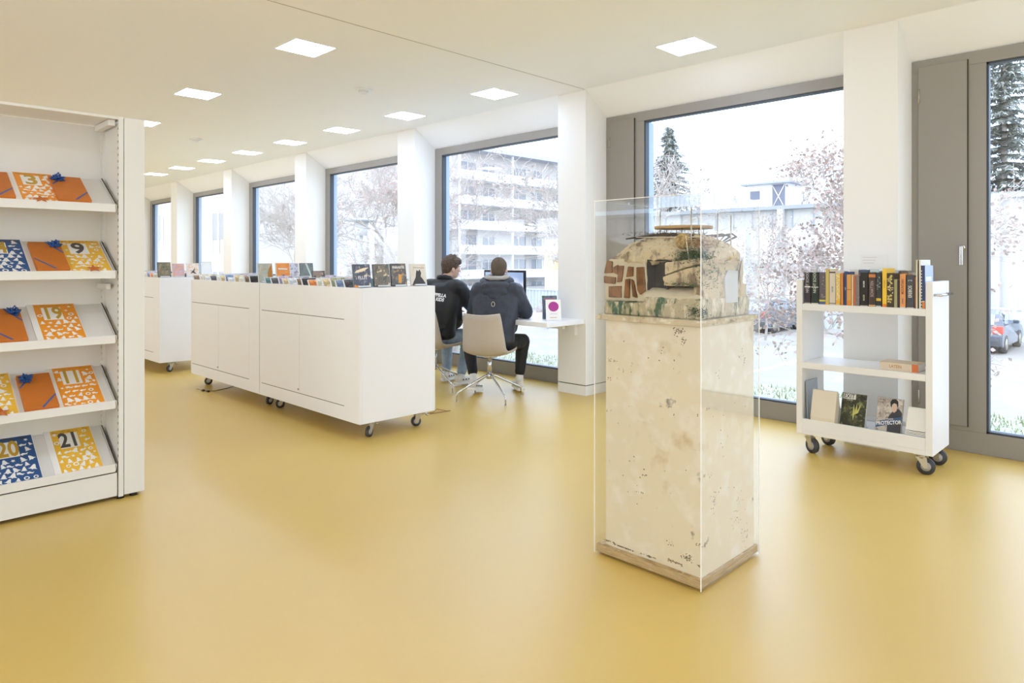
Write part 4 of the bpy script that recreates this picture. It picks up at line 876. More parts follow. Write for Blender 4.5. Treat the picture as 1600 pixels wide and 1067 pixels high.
# ------------------------------------------------------------------ people
m_skin = mat('skin', (214, 176, 154), .55); m_hair1 = mat('brown_hair', (88, 70, 56), .7, bump=1, bscale=120, var=.35, vscale=70); m_hair2 = mat('short_dark_blond_hair', (98, 84, 70), .8, bump=.8, bscale=200, var=.25, vscale=120)
m_jack1 = mat('black_jacket', (24, 24, 27), .55, bump=.25, bscale=18); m_jack2 = mat('charcoal_jacket', (45, 48, 60), .5, bump=.6, bscale=16)
m_hood = mat('grey_hood_lining', (172, 168, 164), .85, bump=.3, bscale=60); m_trou = mat('black_trousers', (28, 28, 32), .7, bump=.3, bscale=25); m_jean = mat('light_blue_jeans', (142, 162, 184), .8, bump=.3, bscale=40, var=.15, vscale=20)
m_shoe = mat('white_sneaker', (226, 222, 214), .5); m_sock = mat('white_sock', (226, 226, 224), .8)
def hand(b, wrist, d, up, side, curl=.5, sc=1.0):
    """palm and five fingers from the wrist along d; up = back of the hand normal; side=+1 thumb on the left of d"""
    d = Vector(d).normalized(); up = Vector(up).normalized(); lat = up.cross(d).normalized()*side; up = d.cross(lat)*side
    w = Vector(wrist); 
    for k, (o, L) in enumerate(((.030, .072), (.010, .080), (-.010, .074), (-.029, .060))):
        base = w+d*.085*sc+lat*o*sc; b.caps(w+d*.015+lat*o*.6*sc, base, .014*sc, .011*sc, 8)
        p1 = base+d*L*.42*sc-up*L*.12*curl; p2 = p1+(d*(1-.5*curl)-up*.7*curl).normalized()*L*.32*sc; p3 = p2+(d*(1-.9*curl)-up*curl).normalized()*L*.26*sc
        b.caps(base, p1, .0095*sc, .009*sc, 8); b.caps(p1, p2, .009*sc, .008*sc, 8); b.caps(p2, p3, .008*sc, .007*sc, 8)
    t0 = w+d*.03*sc+lat*.028*sc; t1 = t0+(d*.7+lat*.8).normalized()*.038*sc; t2 = t1+(d*.9+lat*.25).normalized()*.032*sc-up*.01
    b.caps(t0, t1, .013*sc, .010*sc, 8); b.caps(t1, t2, .010*sc, .008*sc, 8)
def head(t, c, yaw, pitch, skin, hairm, style):
    """c = head centre in thing space; yaw, pitch of the face"""
    Rm = Matrix.Translation(c) @ Matrix.Rotation(yaw, 4, 'Z') @ Matrix.Rotation(pitch, 4, 'Y'); R3 = Rm.to_3x3()
    P = lambda x, y, z: Rm @ Vector((x, y, z))
    b = MB()
    b.ell(P(-.008, 0, .025), (.094, .077, .095), 20, R=R3); b.ell(P(.022, 0, -.03), (.070, .060, .085), 18, R=R3); b.ell(P(.040, 0, -.078), (.042, .040, .032), 14, R=R3)
    b.ell(P(.058, 0, -.01), (.034, .050, .05), 12, R=R3); b.caps(P(.088, 0, .012), P(.104, 0, -.018), .008, .013, 10); b.ell(P(.084, 0, -.052), (.014, .024, .010), 10, R=R3)
    for s in (-1, 1): b.ell(P(.062, s*.034, -.015), (.026, .022, .024), 10, R=R3); b.ell(P(-.004, s*.080, -.012), (.018, .009, .032), 12, R=R3)
    b.ell(P(.076, 0, .030), (.014, .045, .010), 10, R=R3)
    f = MB()
    for s in (-1, 1):
        f.ell(P(.080, s*.032, .010), (.009, .013, .0075), 10, 0, R=R3); f.ell(P(.0875, s*.032, .010), (.003, .0055, .0055), 8, 1, R=R3)
    f.build('eyes', [mat('eye_white', (230, 226, 222), .3), m_black], t)
    f = MB()
    for s in (-1, 1): f.tube([P(.088, s*.016, .030), P(.087, s*.034, .035), P(.074, s*.052, .028)], [.003, .004, .002], 6)
    f.build('eyebrows', hairm, t)
    f = MB(); f.tube([P(.088, -.022, -.052), P(.0975, 0, -.053), P(.088, .022, -.052)], [.002, .0055, .002], 6); f.build('mouth', mat('lips', (190, 120, 110), .5), t)
    h = MB()
    if style == 'short':
        h.ell(P(-.016, 0, .036), (.096, .084, .094), 20, R=R3); h.ell(P(-.045, 0, -.015), (.058, .074, .070), 16, R=R3); h.ell(P(.02, 0, .07), (.075, .07, .055), 16, R=R3)
        blob(h, 'hair', hairm, t, .007, 3, .008, .012)
    else:
        h.ell(P(-.018, 0, .042), (.100, .090, .098), 20, R=R3); h.ell(P(-.055, 0, -.010), (.052, .074, .068), 16, R=R3); h.ell(P(.035, 0, .082), (.075, .078, .052), 16, R=R3); h.ell(P(.07, 0, .07), (.04, .06, .03), 12, R=R3)
        rr = random.Random(3)
        for k in range(70):
            a = rr.uniform(-PI, PI); e = rr.uniform(.1, 1.4); q = Vector((math.cos(a)*math.cos(e)*.095-.015, math.sin(a)*math.cos(e)*.086, .045+math.sin(e)*.092)); dr = Vector((.035, rr.uniform(-.02, .02), rr.uniform(-.03, .015)))
            h.tube([P(*q), P(*(q*1.06+dr*.5)), P(*(q*1.07+dr))], [.012, .008, .002], 6)
        for s in (-1, 1): h.ell(P(.012, s*.078, .022), (.03, .014, .03), 10, R=R3)
        blob(h, 'hair', hairm, t, .006, 1, .008, .02)
    return b
def shoe(t, ank, yaw, pitch=0, dark=False):
    Rm = Matrix.Translation(ank) @ Matrix.Rotation(yaw, 4, 'Z') @ Matrix.Rotation(pitch, 4, 'Y'); R3 = Rm.to_3x3(); P = lambda x, y, z: Rm @ Vector((x, y, z))
    s = MB(); s.ell(P(-.03, 0, -.035), (.055, .040, .05), 14, R=R3); s.ell(P(.05, 0, -.05), (.09, .042, .036), 14, R=R3); s.ell(P(.13, 0, -.058), (.058, .046, .030), 14, R=R3); s.ell(P(.0, 0, -.01), (.045, .036, .03), 12, R=R3)
    o = blob(s, 'shoe', m_shoe, t, .007, 3)
    q = MB(); q.prism([(-.088, -.02), (-.07, -.042), (.06, -.046), (.15, -.05), (.192, -.02), (.192, .02), (.15, .05), (.06, .042), (-.07, .038), (-.088, .02)], -.094, -.068, 0, Rm); bevel(q.build('sole', m_paper, o), .006)
    d = MB()
    for k in range(4):
        for sd in (-1, 1): d.ell(P(.0+.04*k, sd*(.040+.003*(k == 3)), -.045), (.011, .004, .008), 8, R=R3)
    d.build('vent_hole', m_black, o)
    l = MB()
    for k in range(4): l.tube([P(.035+.022*k, -.024, -.018-.005*k), P(.035+.022*k, 0, -.010-.006*k), P(.035+.022*k, .024, -.018-.005*k)], .003, 5)
    l.build('lace', m_sock, o)
def person(label, loc, rz, J, style, jack, trou, hairm, sockc, extra, hood=None):
    """J: joints in thing space (x forward, y left, z up, origin on the floor below the hips)"""
    t = thing('person', label, 'person', (*loc, 0), rz)
    V = {k: Vector(v) for k, v in J.items() if isinstance(v, tuple) and len(v) == 3}
    b = head(t, V['head'], J['hyaw'][0], J['hyaw'][1], m_skin, hairm, style)
    b.caps(V['neck'], V['head']+Vector((-.01, 0, -.05)), .056, .050)
    ch = (V['shl']+V['shr'])/2
    b.ell(V['hip']+Vector((0, 0, .03)), (.11, .15, .11), 16); b.caps(V['hip']+Vector((0, 0, .1)), ch-Vector((0, 0, .08)), .11, .125); b.caps(V['shl']*.75+ch*.25, V['shr']*.75+ch*.25, .065, .065); b.caps(ch, V['neck'], .07, .058)
    for s in 'lr':
        b.caps(V['sh'+s], V['el'+s], .046, .038); b.caps(V['el'+s], V['wr'+s], .038, .026)
        b.caps(V['hj'+s], V['kn'+s], .075, .052); b.caps(V['kn'+s], V['kn'+s]*.4+V['an'+s]*.6, .052, .046); b.caps(V['kn'+s]*.4+V['an'+s]*.6, V['an'+s], .046, .032)
        b.ell(V['an'+s]+Vector((.04, 0, -.045)), (.08, .03, .025), 10)
        dd = V['hd'+s]; hand(b, V['wr'+s], dd, (0, 0, 1), -1 if s == 'l' else 1, J.get('curl', .5))
    blob(b, 'body', m_skin, t, .0055, 3)
    # jacket: continuous torso and sleeves over the body, hanging over the hips
    j = MB(); w = J['w']
    lo = V['hip']+Vector((-.02, 0, .02))
    prof = [(0, .140, .200), (.2, .130, .200), (.45, .126, .21), (.7, .124, .225), (.88, .118, .225), (1, .108, .2)]
    top = ch+Vector((-.035, 0, -.03))
    for q in range(16):
        u = q/15; i = max(k_ for k_ in range(5) if prof[k_][0] <= u); p0, p1 = prof[i], prof[i+1]; v_ = (u-p0[0])/(p1[0]-p0[0])
        cxx = lo.lerp(top, u)+Vector((-.012*math.sin(u*PI), 0, 0)); j.ell(cxx, ((p0[1]*(1-v_)+p1[1]*v_)*w, (p0[2]*(1-v_)+p1[2]*v_)*w, .085), 20)
    j.caps(V['shl']*.86+ch*.14, V['shr']*.86+ch*.14, .088*w, .088*w); j.caps(ch-Vector((.0, 0, .03)), V['neck']+Vector((-.012, 0, -.02)), .11, .078)
    for s in 'lr':
        bk = Vector((-.028, 0, 0)); j.caps(V['sh'+s]*.9+ch*.1+bk, V['el'+s]+bk*.6, .088*w, .074*w); j.caps(V['sh'+s]*.7+ch*.3+bk, (V['el'+s]+V['hip'])/2+bk, .085*w, .08*w)
        j.caps(V['sh'+s], V['el'+s], .082*w, .068*w); j.caps(V['el'+s], V['wr'+s]*.93+V['el'+s]*.07, .066*w, .043*w)
        m = (V['sh'+s]+V['el'+s])/2; j.ell(m+Vector((0, 0, -.02)), (.07, .06, .07), 10)
    rr = random.Random(len(label))
    for _ in range(10):   # soft folds
        a = ch.lerp(V['hip'], rr.uniform(.1, .95))+Vector((-.135*w, rr.uniform(-.14, .14), 0)); j.caps(a, a+Vector((rr.uniform(-.0, .02), rr.uniform(-.10, .10), rr.uniform(-.05, .05))), .018, .008, 8)
    t['j'] = 1; jo = blob(j, 'jacket', jack, t, .009, 10, .014, .06); del t['j']
    k = MB()
    k.ell(V['hip']+Vector((0, 0, -.01)), (.135, .172, .105), 16)
    for s in 'lr':
        cu = V['an'+s]+(V['kn'+s]-V['an'+s])*J.get('cuff', .16)
        k.caps(V['hj'+s], V['kn'+s], .096, .074); k.caps(V['kn'+s], cu, .073, .052); k.ell(cu+Vector((0, 0, .01)), (.058, .055, .03), 12)
    blob(k, 'trousers', trou, t, .009, 4, .010, .05)
    for s in 'lr':
        c = MB(); c.caps(V['an'+s]+Vector((0, 0, -.02)), V['an'+s]+(V['kn'+s]-V['an'+s])*J.get('sock', .12), .042, .040); blob(c, 'sock', m_sock, t, .008, 2)
        shoe(t, V['an'+s], J['foot'+s][0], J['foot'+s][1])
    extra(t, V, ch, jo)
    return t
def hood_extra(t, V, ch, jo):
    n = V['neck']; h = MB()
    # hood lying on the shoulders: outer charcoal roll and pale lining
    for k in range(24):
        a = PI*.25+k/23*PI*1.5; c, s = math.cos(a), math.sin(a)
        h.ell(n+Vector((.095*c-.035, .125*s, .0-.05*max(0, -c))), (.055, .055, .05), 10)
    h.ell(n+Vector((-.125, 0, -.05)), (.07, .155, .065), 18); h.ell(n+Vector((-.165, 0, -.105)), (.050, .135, .06), 18); h.ell(n+Vector((-.185, 0, -.15)), (.040, .085, .05), 16)
    blob(h, 'hood', m_jack2, t, .009, 4, .012, .05)
    g = MB()
    for k in range(22):
        a = PI*.3+k/21*PI*1.4; c, s = math.cos(a), math.sin(a); g.ell(n+Vector((.080*c-.030, .100*s, .045+.012*c)), (.04, .036, .024), 10)
    g.ell(n+Vector((-.10, 0, .035)), (.045, .09, .025), 12)
    blob(g, 'hood_lining', m_hood, t, .007, 3, .008, .04)
    bpy.context.view_layer.update(); je = jo.evaluated_get(bpy.context.evaluated_depsgraph_get())
    p = n+Vector((-.25, .0, -.215)); ok, hit, _n, _i = je.ray_cast(Vector((-.8, p.y, p.z)), Vector((1, 0, 0)))
    if ok: p = hit+Vector((-.006, 0, 0))
    z = MB(); q = []
    for k in range(17): a = k*PI/8; q.append(p+Vector((-.006, .016*math.cos(a), .022*math.sin(a))))
    z.tube(q, .0045, 6, cap=False); z.build('metal_ring', m_zinc, t)
    z = MB(); z.tube([p+Vector((.0, 0, .03)), p+Vector((-.002, -.01, -.05)), p+Vector((.004, -.035, -.12))], .006, 6); z.build('hood_strap', m_jack1, t)
L2 = (4.637, 4.863)
J2 = dict(hip=(0, 0, .555), neck=(.205, -.0, 1.135), head=(.255, -.005, 1.252), shl=(.165, .185, 1.045), shr=(.165, -.185, 1.045), ell=(.25, .255, .80), elr=(.235, -.285, .83), wrl=(.47, .16, .80), wrr=(.455, -.14, .80),
    hdl=(1, -.25, -.02), hdr=(1, .25, -.02), hjl=(.03, .09, .53), hjr=(.03, -.09, .53), knl=(.33, .33, .52), knr=(.37, -.235, .52), anl=(.12, .23, .135), anr=(.34, -.20, .115), hyaw=(.0, .10), footl=(-.2, .18), footr=(.35, .0), w=1.06, cuff=.22, sock=.14, curl=.5)
person('person in charcoal hooded jacket and black trousers, seated with back to the viewer', L2, math.radians(36), J2, 'short', m_jack2, m_trou, m_hair2, None, hood_extra)
def text_extra(t, V, ch, jo):
    # collar band and back lettering, following the upper back
    c = MB(); n = V['neck']
    for k in range(20): a = k/20*2*PI; c.ell(n+Vector((.062*math.cos(a)-.012, .072*math.sin(a), .012+.012*math.cos(a+PI))), (.022, .022, .03), 8)
    blob(c, 'collar', m_jack1, t, .008, 3)
    wt = mat('white_print', (236, 236, 234), .6)
    bpy.context.view_layer.update(); je = jo.evaluated_get(bpy.context.evaluated_depsgraph_get())
    for s_, dz, dy in (('CAPPELLA', -.075, .0), ('KIDS', -.122, -.035)):
        M = plane_M(tuple(ch+Vector((-.5, dy-.035, dz))), (0, -1, -.1), (.0, -.1, 1))
        o = text(s_, .046, wt, t, M, 'jacket_lettering', .0022, 0, .92)
        bm = bmesh.new(); bm.from_mesh(o.data); bmesh.ops.subdivide_edges(bm, edges=[e_ for e_ in bm.edges if e_.calc_length() > .012], cuts=2, use_grid_fill=True)
        for v in bm.verts:
            ok, hit, nn_, _i = je.ray_cast(Vector((-.6, v.co.y, v.co.z)), Vector((1, 0, 0)))
            if ok: v.co = hit+Vector((-.003, 0, 0))
        bm.to_mesh(o.data); bm.free()
L1p = (4.585, 5.655)
J1 = dict(hip=(0, 0, .555), neck=(.125, -.0, 1.145), head=(.195, -.03, 1.262), shl=(.085, .19, 1.06), shr=(.085, -.19, 1.06), ell=(.25, .27, .82), elr=(.30, -.26, .84), wrl=(.44, .10, .79), wrr=(.50, -.16, .82),
    hdl=(1, -.3, -.05), hdr=(1, .15, -.05), hjl=(.03, .09, .53), hjr=(.03, -.09, .53), knl=(.42, .16, .52), knr=(.42, -.12, .52), anl=(.34, .12, .11), anr=(.22, -.14, .11), hyaw=(-.62, .10), footl=(-.1, 0), footr=(-.3, 0), w=1.04, cuff=.08, sock=.10, curl=.4)
person('person with brown hair in black jacket and light jeans, seen in profile at the desk', L1p, math.radians(18), J1, 'long', m_jack1, m_jean, m_hair1, None, text_extra)
# ------------------------------------------------------------------ outside
GZ = -1.9
struct(MB().box(5.9, 260, -120, 200, GZ-.3, GZ).build('ground', blotchy('wet_asphalt', (158, 155, 152), (146, 144, 141), .6, .4, .6, .55, bump=.05)))
m_gravel = blotchy('grassy_gravel', (165, 166, 156), (128, 140, 104), 9, .5, .56, .95, bump=.8, extra=[((190, 190, 186), 30, .52, .56), ((104, 108, 96), 50, .6, .64)])
struct(MB().box(5.92, 17.2, -60, 90, GZ, GZ+.03).build('trim_verge', m_gravel))
b = MB()
tuft_o = MB(); rr = random.Random(9)
for _ in range(5200):
    x = rr.uniform(13.5, 17.1); y = rr.uniform(0, 22); d = Vector((rr.gauss(0, .4), rr.gauss(0, .4), 1)).normalized()*rr.uniform(.05, .14); p = Vector((x, y, GZ+.03)); s_ = Vector((-d.y, d.x, .0)).normalized()*.012
    tuft_o.add([p-s_, p+s_, p+d], [[0, 1, 2], [2, 1, 0]])
tag(tuft_o.build('grass', mat('winter_grass', (150, 168, 120), .9, var=.3, vscale=4), None), 'sparse pale winter grass on the gravel verge below the windows', 'grass', kind='stuff')
m_line = mat('white_road_paint', (245, 245, 245), .6)
ln = [(y, 19.0, 24.6) for y in (1.9, 4.35, 6.8, 9.05, 11.5, 13.95, 16.4)]
for i, (y, x0, x1) in enumerate(ln):
    o = MB().box(x0, x1, y-.06, y+.06, GZ+.001, GZ+.012).build('parking_line', m_line); tag(o, 'white painted parking line, %s from the right on the asphalt' % ords[i], 'parking line', 'painted parking bay lines')
def car(label, x, y, rz, col):
    t = thing('car', label, 'car', (x, y, GZ), rz, 'grey parked cars')
    paint = mat('car_paint_%d' % col[0], col, .25, .3, coat=.6); L = 4.25; hw = .88
    # body side profile (x along the car, rear at 0), z
    prof = [(.02, .30), (.0, .62), (.05, .88), (.16, 1.0), (.42, 1.36), (.75, 1.46), (1.5, 1.48), (2.2, 1.40), (2.85, 1.02), (3.2, .92), (3.9, .80), (4.18, .62), (4.24, .35), (3.9, .22), (.3, .22)]
    b = MB(); n = len(prof)
    def hwz(z): return hw*(1.0 if z < .95 else 1-.22*(z-.95)/.53)
    cols = [(-1, .86), (-1, 1.), (1, 1.), (1, .86)]
    vs = []
    for s in (-1, 1):
        for x_, z_ in prof: vs.append((x_, s*hwz(z_), z_))
    fs = [list(range(n))[::-1], list(range(n, 2*n))]+[[k, (k+1) % n, n+(k+1) % n, n+k] for k in range(n)]
    bo = bevel(b.add(vs, fs, 0).build('body', paint, t), .05, 3)
    m_cg = mat('car_window', (150, 165, 180), .08, spec=.8)
    g = MB()
    for s in (-1, 1):
        for poly in ([(.62, 1.02), (.78, 1.34), (1.35, 1.38), (1.35, 1.0)], [(1.42, 1.0), (1.42, 1.38), (2.1, 1.32), (2.62, .98)]):
            g.prism(poly if s < 0 else poly[::-1], -.008, .008, 0, Matrix.Translation((0, s*(hw*.955), 0)) @ Matrix.Rotation(PI/2, 4, 'X') @ Matrix.Translation((0, 0, 0)) @ Matrix.Rotation(-.0, 4, 'X'))
    g.box(-.35, .35, -.62, .62, -.01, .01, 0, Matrix.Translation((.285, 0, 1.185)) @ Matrix.Rotation(-.95, 4, 'Y') @ Matrix.Scale(.62, 4, (1, 0, 0)))
    g.box(-.45, .45, -.62, .62, -.01, .01, 0, Matrix.Translation((2.53, 0, 1.22)) @ Matrix.Rotation(.53, 4, 'Y') @ Matrix.Scale(.85, 4, (1, 0, 0)))
    g.build('window', m_cg, t)
    l = MB()
    for s in (-1, 1): l.rbox(-.02, .22, s*.74-.16, s*.74+.155, .72, .98, .03)
    l.build('tail_light', mat('tail_light_red', (214, 90, 80), .3), t)
    MB().box(-.02, .01, -.26, .26, .55, .67).build('number_plate', m_paper, t)
    MB().rbox(-.04, .1, -.8, .8, .28, .5, .03).build('bumper', mat('car_bumper', (70, 74, 82), .5), t)
    for x_ in (.72, 3.36):
        for s in (-1, 1):
            w = MB(); w.cyl((x_, s*(hw-.2), .315), (x_, s*(hw+.012), .315), .315, .315, 28); wo = w.build('wheel', m_rubber, t)
            r = MB(); r.cyl((x_, s*(hw), .315), (x_, s*(hw+.018), .315), .20, .20, 24)
            r.build('rim', m_zinc, wo)
    for s in (-1, 1):
        MB().rbox(2.25, 2.42, s*.93-.09, s*.93+.09, .95, 1.08, .02).build('wing_mirror', paint, t)
    return t
car('dark grey hatchback parked outside, seen behind the acrylic case', 29.0, 14.0, 0, (96, 104, 120))
car('grey car outside at the right edge of the photo', 28.3, 5.45, 0, (92, 100, 116))
# fence and industrial building across the car park
m_metal = mat('pale_corrugated_metal', (196, 204, 212), .5); m_bw = mat('white_facade_panel', (226, 222, 218), .7); m_bg = mat('blue_grey_cladding', (188, 190, 190), .6)
t = thing('metal_fence', 'pale ribbed metal fence behind the parked cars', 'fence', (33.6, 12, GZ))
f = MB(); 
for k in range(360): f.box(-.02 if k % 2 else .03, .03 if k % 2 else .08, -24+.15*k, -24+.15*(k+1), 0, 1.25)
f.build('ribbed_panel', m_metal, t); MB().box(-.05, .1, -24, 30, 1.25, 1.32).build('top_rail', m_metal, t)
t = thing('industrial_building', 'long low blue grey and white industrial building beyond the car park', 'building', (36, 12, GZ))
b = MB(); b.box(0, 14, -40, 12, 0, 5.95); b.build('wall', m_bg, t)
b = MB()
for k in range(17):
    y = -38+2.9*k; b.box(-.06, 0, y, y+2.05, 3.1, 4.9); 
b.build('upper_panel', m_bw, t)
b = MB()
for k in range(17):
    y = -38+2.9*k; b.box(-.06, 0, y, y+2.2, .3, 2.5)
b.build('lower_panel', m_bw, t)
b = MB()
for k in range(47): b.box(-.05, 0, -40+1.1*k, -39.95+1.1*k, 5.0, 5.9)
b.build('cladding_rib', mat('rib_grey', (150, 162, 176), .6), t)
b = MB(); b.box(-.35, 14.2, -40.2, 12.2, 5.95, 6.15); b.build('roof_edge', mat('roof_edge', (150, 158, 168), .6), t)
for y in (-20, -6, 3.4, 11.5): MB().box(-.5, -.2, y-.15, y+.15, 0, 5.95).build('column', m_bg, t)
t = thing('rooftop_hut', 'small flat-roofed plant box with cross bracing on the industrial roof', 'rooftop box', (39, 17.6, GZ+6.15))
b = MB(); b.box(0, 2, -1.1, 1.3, 0, 1.55); b.build('wall', m_bw, t); MB().box(-.3, 2.3, -1.5, 1.6, 1.55, 1.65).build('roof', mat('roof_edge', (150, 158, 168), .6), t)
b = MB(); b.box(-.02, 0, -1.0, -.25, .1, 1.5); b.build('dark_opening', mat('dark_slate', (110, 116, 134), .6), t)
b = MB(); b.tube([(-.04, -1.0, .1), (-.04, -.25, 1.5)], .03, 5); b.tube([(-.04, -.25, .1), (-.04, -1.0, 1.5)], .03, 5); b.build('cross_brace', m_bw, t)
MB().box(-.02, 0, .5, 1.1, .7, 1.2).build('vent', mat('dark_slate', (110, 116, 134), .6), t)
# ---- apartment block with balconies: facade runs along X, faces -Y
m_ap = mat('pale_render', (200, 195, 190), .8); m_apw = mat('apartment_window', (142, 144, 148), .3); m_bal = mat('white_balcony', (225, 227, 230), .7)
def apartments(label, loc, rz, L, floors, nb, dz=2.85, roof=True, balc=True):
    t = thing('apartment_building', label, 'building', loc, rz)
    H = floors*dz+1.0
    MB().box(0, L, 0, 14, 0, H).build('wall', m_ap, t)
    if roof: MB().box(-.8, L+.8, -1.9, 14.8, H, H+.5).build('roof', mat('grey_roof', (176, 180, 190), .7), t)
    bw = L/nb
    for f in range(floors):
        for k in range(nb):
            x0 = k*bw; z0 = f*dz+.6
            w = MB(); w.box(x0+bw*.12, x0+bw*.45, -.04, .0, z0+(.1 if balc else .8), z0+2.1); w.box(x0+bw*.55, x0+bw*.8, -.04, .0, z0+.8, z0+2.1)
            wo = w.build('window', m_apw, t)
            m = MB()
            for q in (.12, .285, .45, .55, .675, .8): m.box(x0+bw*q-.04, x0+bw*q+.04, -.07, -.03, z0+.1, z0+2.1)
            m.build('window_frame', m_bal, wo)
        if balc:
            z0 = f*dz+.45
            b = MB(); b.box(0, L, -1.5, 0, z0, z0+.18); b.box(0, L, -1.55, -1.47, z0, z0+1.05); b.build('balcony', m_bal, t)
            b = MB(); b.box(0, L, -1.57, -1.55, z0-.05, z0+.03); b.build('balcony_edge', m_apw, t)
    if balc:
        b = MB()
        for k in range(nb+1): b.box(k*bw-.1, k*bw+.1, -1.5, -1.3, 0, H)
        b.build('balcony_post', m_bal, t)
    return t
apartments('pale five-storey apartment block with long white balconies beyond the trees', (50.5, 60, GZ-2.2), 0, 34, 6, 4)
apartments('pale apartment block with rows of small windows, far left beyond the pavement', (22, 78, GZ), -.9, 24, 5, 6, balc=False)
apartments('low white house with small windows seen through the far narrow windows', (9.5, 44, GZ), -1.2, 13, 5, 5, balc=False, roof=False)
t = thing('yellow_annex', 'small yellow and white annex beside the apartment block', 'building', (52, 47.0, GZ))
MB().box(0, 8, -8, 0, 0, 5.6).build('wall', m_bal, t); MB().box(-.05, 8, -8.05, -.0, 2.3, 4.3).build('yellow_panel', mat('soft_yellow_panel', (250, 216, 150), .7), t); MB().box(-.3, 8.3, -8.3, .3, 5.6, 5.8).build('roof', mat('grey_roof', (176, 180, 190), .7), t)
# street lamp
t = thing('street_lamp', 'pale street lamp with drum head outside the fourth window', 'street lamp', (14.6, 22.75, GZ))
b = MB(); b.cyl((0, 0, 0), (0, 0, 4.2), .09, .07, 16); b.build('post', mat('lamp_post_grey', (196, 204, 212), .5), t)
b = MB(); b.cyl((0, 0, 4.2), (0, 0, 4.75), .22, .28, 20); b.build('glass_drum', m_bal, t); b = MB(); b.cyl((0, 0, 4.75), (0, 0, 4.85), .62, .55, 24); b.build('lamp_hat', m_metal, t)
# ---- trees, their tones kept pale to put haze into the colour
m_bk = mat('grey_bark', (170, 164, 160), .9, var=.2, vscale=3); m_tw = mat('grey_twigs', (186, 178, 174), .9)
m_bleaf = mat('brown_autumn_leaves', (166, 148, 142), .8, var=.2, vscale=2); m_pleaf = mat('pale_pink_leaves', (196, 170, 166), .8, var=.15, vscale=2); m_spr = mat('hazed_spruce_needles', (162, 168, 164), .9, var=.3, vscale=2)
def tree(label, loc, H, seed, lv=5, leaves=0, leafm=None, lsz=.09, spread=.55, trunk=.16, first=.25, down=0, name='bare_tree', twr=.006):
    rr = random.Random(seed); t = thing(name, label, 'tree', loc, 0, 'leafless trees outside' if not leaves else 'trees with brown leaves outside')
    tk = MB(); tw = MB(); lf = MB(); tips = []
    def grow(p, d, L, r, n):
        pts = [p]; rads = [r]; dd = d.copy(); m = 4 if n > 1 else 3
        for k in range(m):
            dd = (dd+Vector((rr.gauss(0, .13), rr.gauss(0, .13), rr.gauss(.03-down*.05, .10)))).normalized(); pts.append(pts[-1]+dd*L/m); rads.append(r*(1-.42*(k+1)/m))
        (tk if n >= lv-1 else tw).tube(pts, rads, 6 if n >= lv-1 else (4 if n > 1 else 3), cap=False)
        if n <= 1: tips.extend(pts[1:])
        if n == 0: return
        nb_ = 4 if n >= lv-1 else rr.choice([3, 4])
        for k in range(nb_):
            f = rr.uniform(.35, 1.0) if k else 1.0; i = min(int(f*m), m-1); q = pts[i].lerp(pts[i+1], f*m-i)
            ax = dd.orthogonal().normalized(); ax.rotate(Matrix.Rotation(rr.uniform(0, 2*PI), 3, dd)); nd = dd.copy(); nd.rotate(Matrix.Rotation(rr.uniform(.35, 1.0)*spread*1.4, 3, ax)); nd.z -= down*.12
            grow(q, nd.normalized(), L*rr.uniform(.58, .82), max(rads[min(i+1, m)]*rr.uniform(.55, .75), twr), n-1)
    grow(Vector((0, 0, 0)), Vector((0, 0, 1)), H*first*1.3, trunk, lv)
    tk.build('trunk', m_bk, t); tag(tw.build('twigs', m_tw, t), kind='stuff')
    if leaves:
        for _ in range(leaves):
            p = rr.choice(tips)+Vector((rr.gauss(0, .1), rr.gauss(0, .1), rr.gauss(0, .1))); a = Vector((rr.gauss(0, 1), rr.gauss(0, 1), rr.gauss(0, 1))).normalized()*lsz*rr.uniform(.6, 1.1); c = a.orthogonal().normalized()*lsz*.42
            c.rotate(Matrix.Rotation(rr.uniform(0, 6), 3, a)); lf.add([p-a*.5, p+c, p+a*.6, p-c], [[0, 1, 2, 3]])
        tag(lf.build('leaves', leafm, t), kind='stuff')
    return t
tree('tree with many small brown leaves right of the big window, beyond the book cart', (15.6, 4.75, GZ), 7.2, 11, 6, 8000, m_bleaf, .085, .56, .13, .25, 0, 'brown_leaved_tree', .008)
tree('bare tree outside the window behind the seated people, on the right', (15.5, 12.6, GZ), 9.2, 23, 6, 700, m_bleaf, .08, .60, .14, .22, twr=.010)
tree('bare spreading tree outside on the left of the people window', (15.5, 18.2, GZ), 9, 5, 6, 1200, m_pleaf, .07, .72, .13, .22, twr=.009)
tree('thick bare tree outside the fourth window', (14.0, 19.9, GZ), 9.5, 31, 6, 3000, m_pleaf, .07, .68, .15, .24, twr=.010)
tree('bare tree outside the fifth window', (13, 25.4, GZ), 9, 41, 6, 0, None, .08, .62, .13, .24, twr=.011)
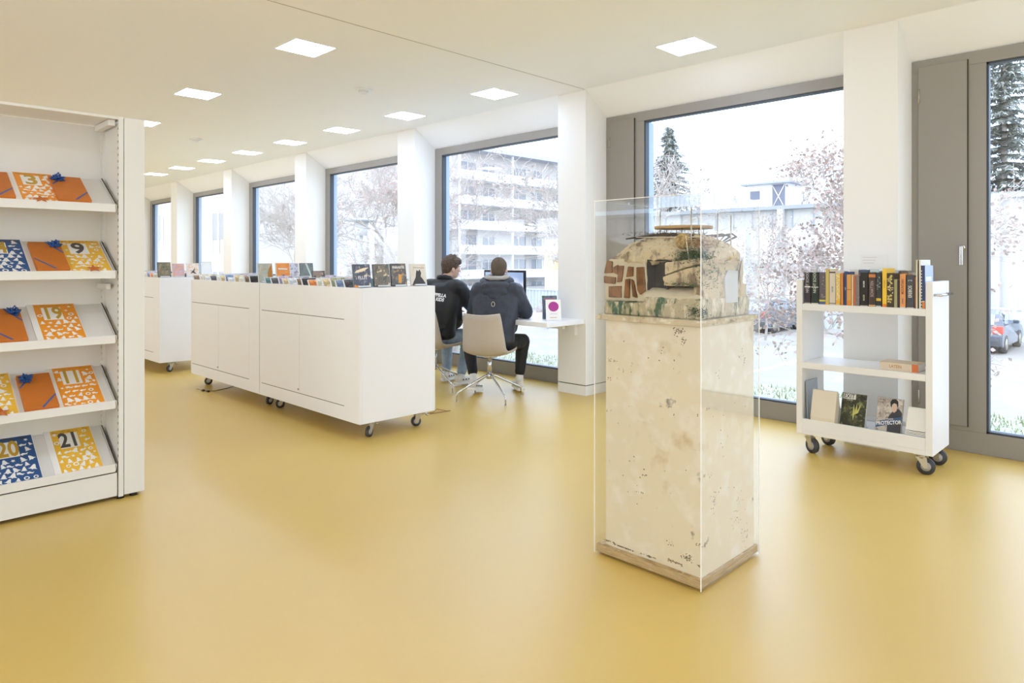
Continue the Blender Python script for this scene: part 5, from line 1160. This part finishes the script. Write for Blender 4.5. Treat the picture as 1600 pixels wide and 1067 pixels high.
tree('young bare tree between car and acrylic case', (27, 12.3, GZ), 5.2, 53, 5, 900, m_bleaf, .08, .5, .06, .3)
tree('faint bare tree rising behind the industrial roof', (62, 27, GZ), 13, 61, 5, 0, None, .08, .6, .2, .28, twr=.03)
tree('faint bare tree behind the rooftop box', (60, 30, GZ), 12, 67, 5, 0, None, .08, .6, .2, .28, twr=.03)
for i, (x, y, h, w_) in enumerate([(24, 24, 2.4, 'under the computer screen'), (25, 27, 2.8, 'left of the computer screen'), (24, 21.5, 2.2, 'right of the computer screen'), (26, 30.5, 3.0, 'behind the profile-turned person')]):
    tree('pale leafless shrub beyond the car park, ' + w_, (x, y, GZ), h, 80+i, 4, 600, m_pleaf, .07, .9, .05, .22, 0, 'bare_shrub', .008)
def spruce(label, loc, H, R, seed):
    rr = random.Random(seed); t = thing('spruce_tree', label, 'tree', loc, 0, 'tall spruces outside')
    MB().cyl((0, 0, 0), (0, 0, H*.98), .3, .03, 10).build('trunk', m_bk, t)
    n = MB(); z = H*.08
    while z < H*.99:
        f = (1-z/H); rad = R*(f**.85)*rr.uniform(.7, 1.1)+.15; m = int(9+12*f)
        for k in range(m):
            a = rr.uniform(0, 2*PI); r_ = rad*rr.uniform(.6, 1.12); c, s = math.cos(a), math.sin(a)
            tip = Vector((c*r_, s*r_, z-r_*.22+rr.uniform(-.1, .2)))
            for q in range(12):
                u = (q+.6)/12; p = Vector((0, 0, z)).lerp(tip, u); w = r_*.14*(1.15-u)+.16
                for _ in range(3):
                    d = Vector((rr.gauss(0, 1)*w+c*.15, rr.gauss(0, 1)*w+s*.15, -abs(rr.gauss(.12, .12))-.05)); e = Vector((-d.y, d.x, rr.gauss(0, .05))).normalized()*w*.28
                    n.add([p-e, p+e, p+d], [[0, 1, 2]])
        z += H*.022*(.6+f)
    tag(n.build('needle_branches', m_spr, t), kind='stuff'); return t
spruce('tall dark spruce beyond the roofs, left part of the big window', (52.0, 32.4, GZ), 15.0, 5.6, 3)
spruce('tall spruce outside at the right edge of the photo', (56.5, 9.0, GZ), 21.5, 6.3, 8)
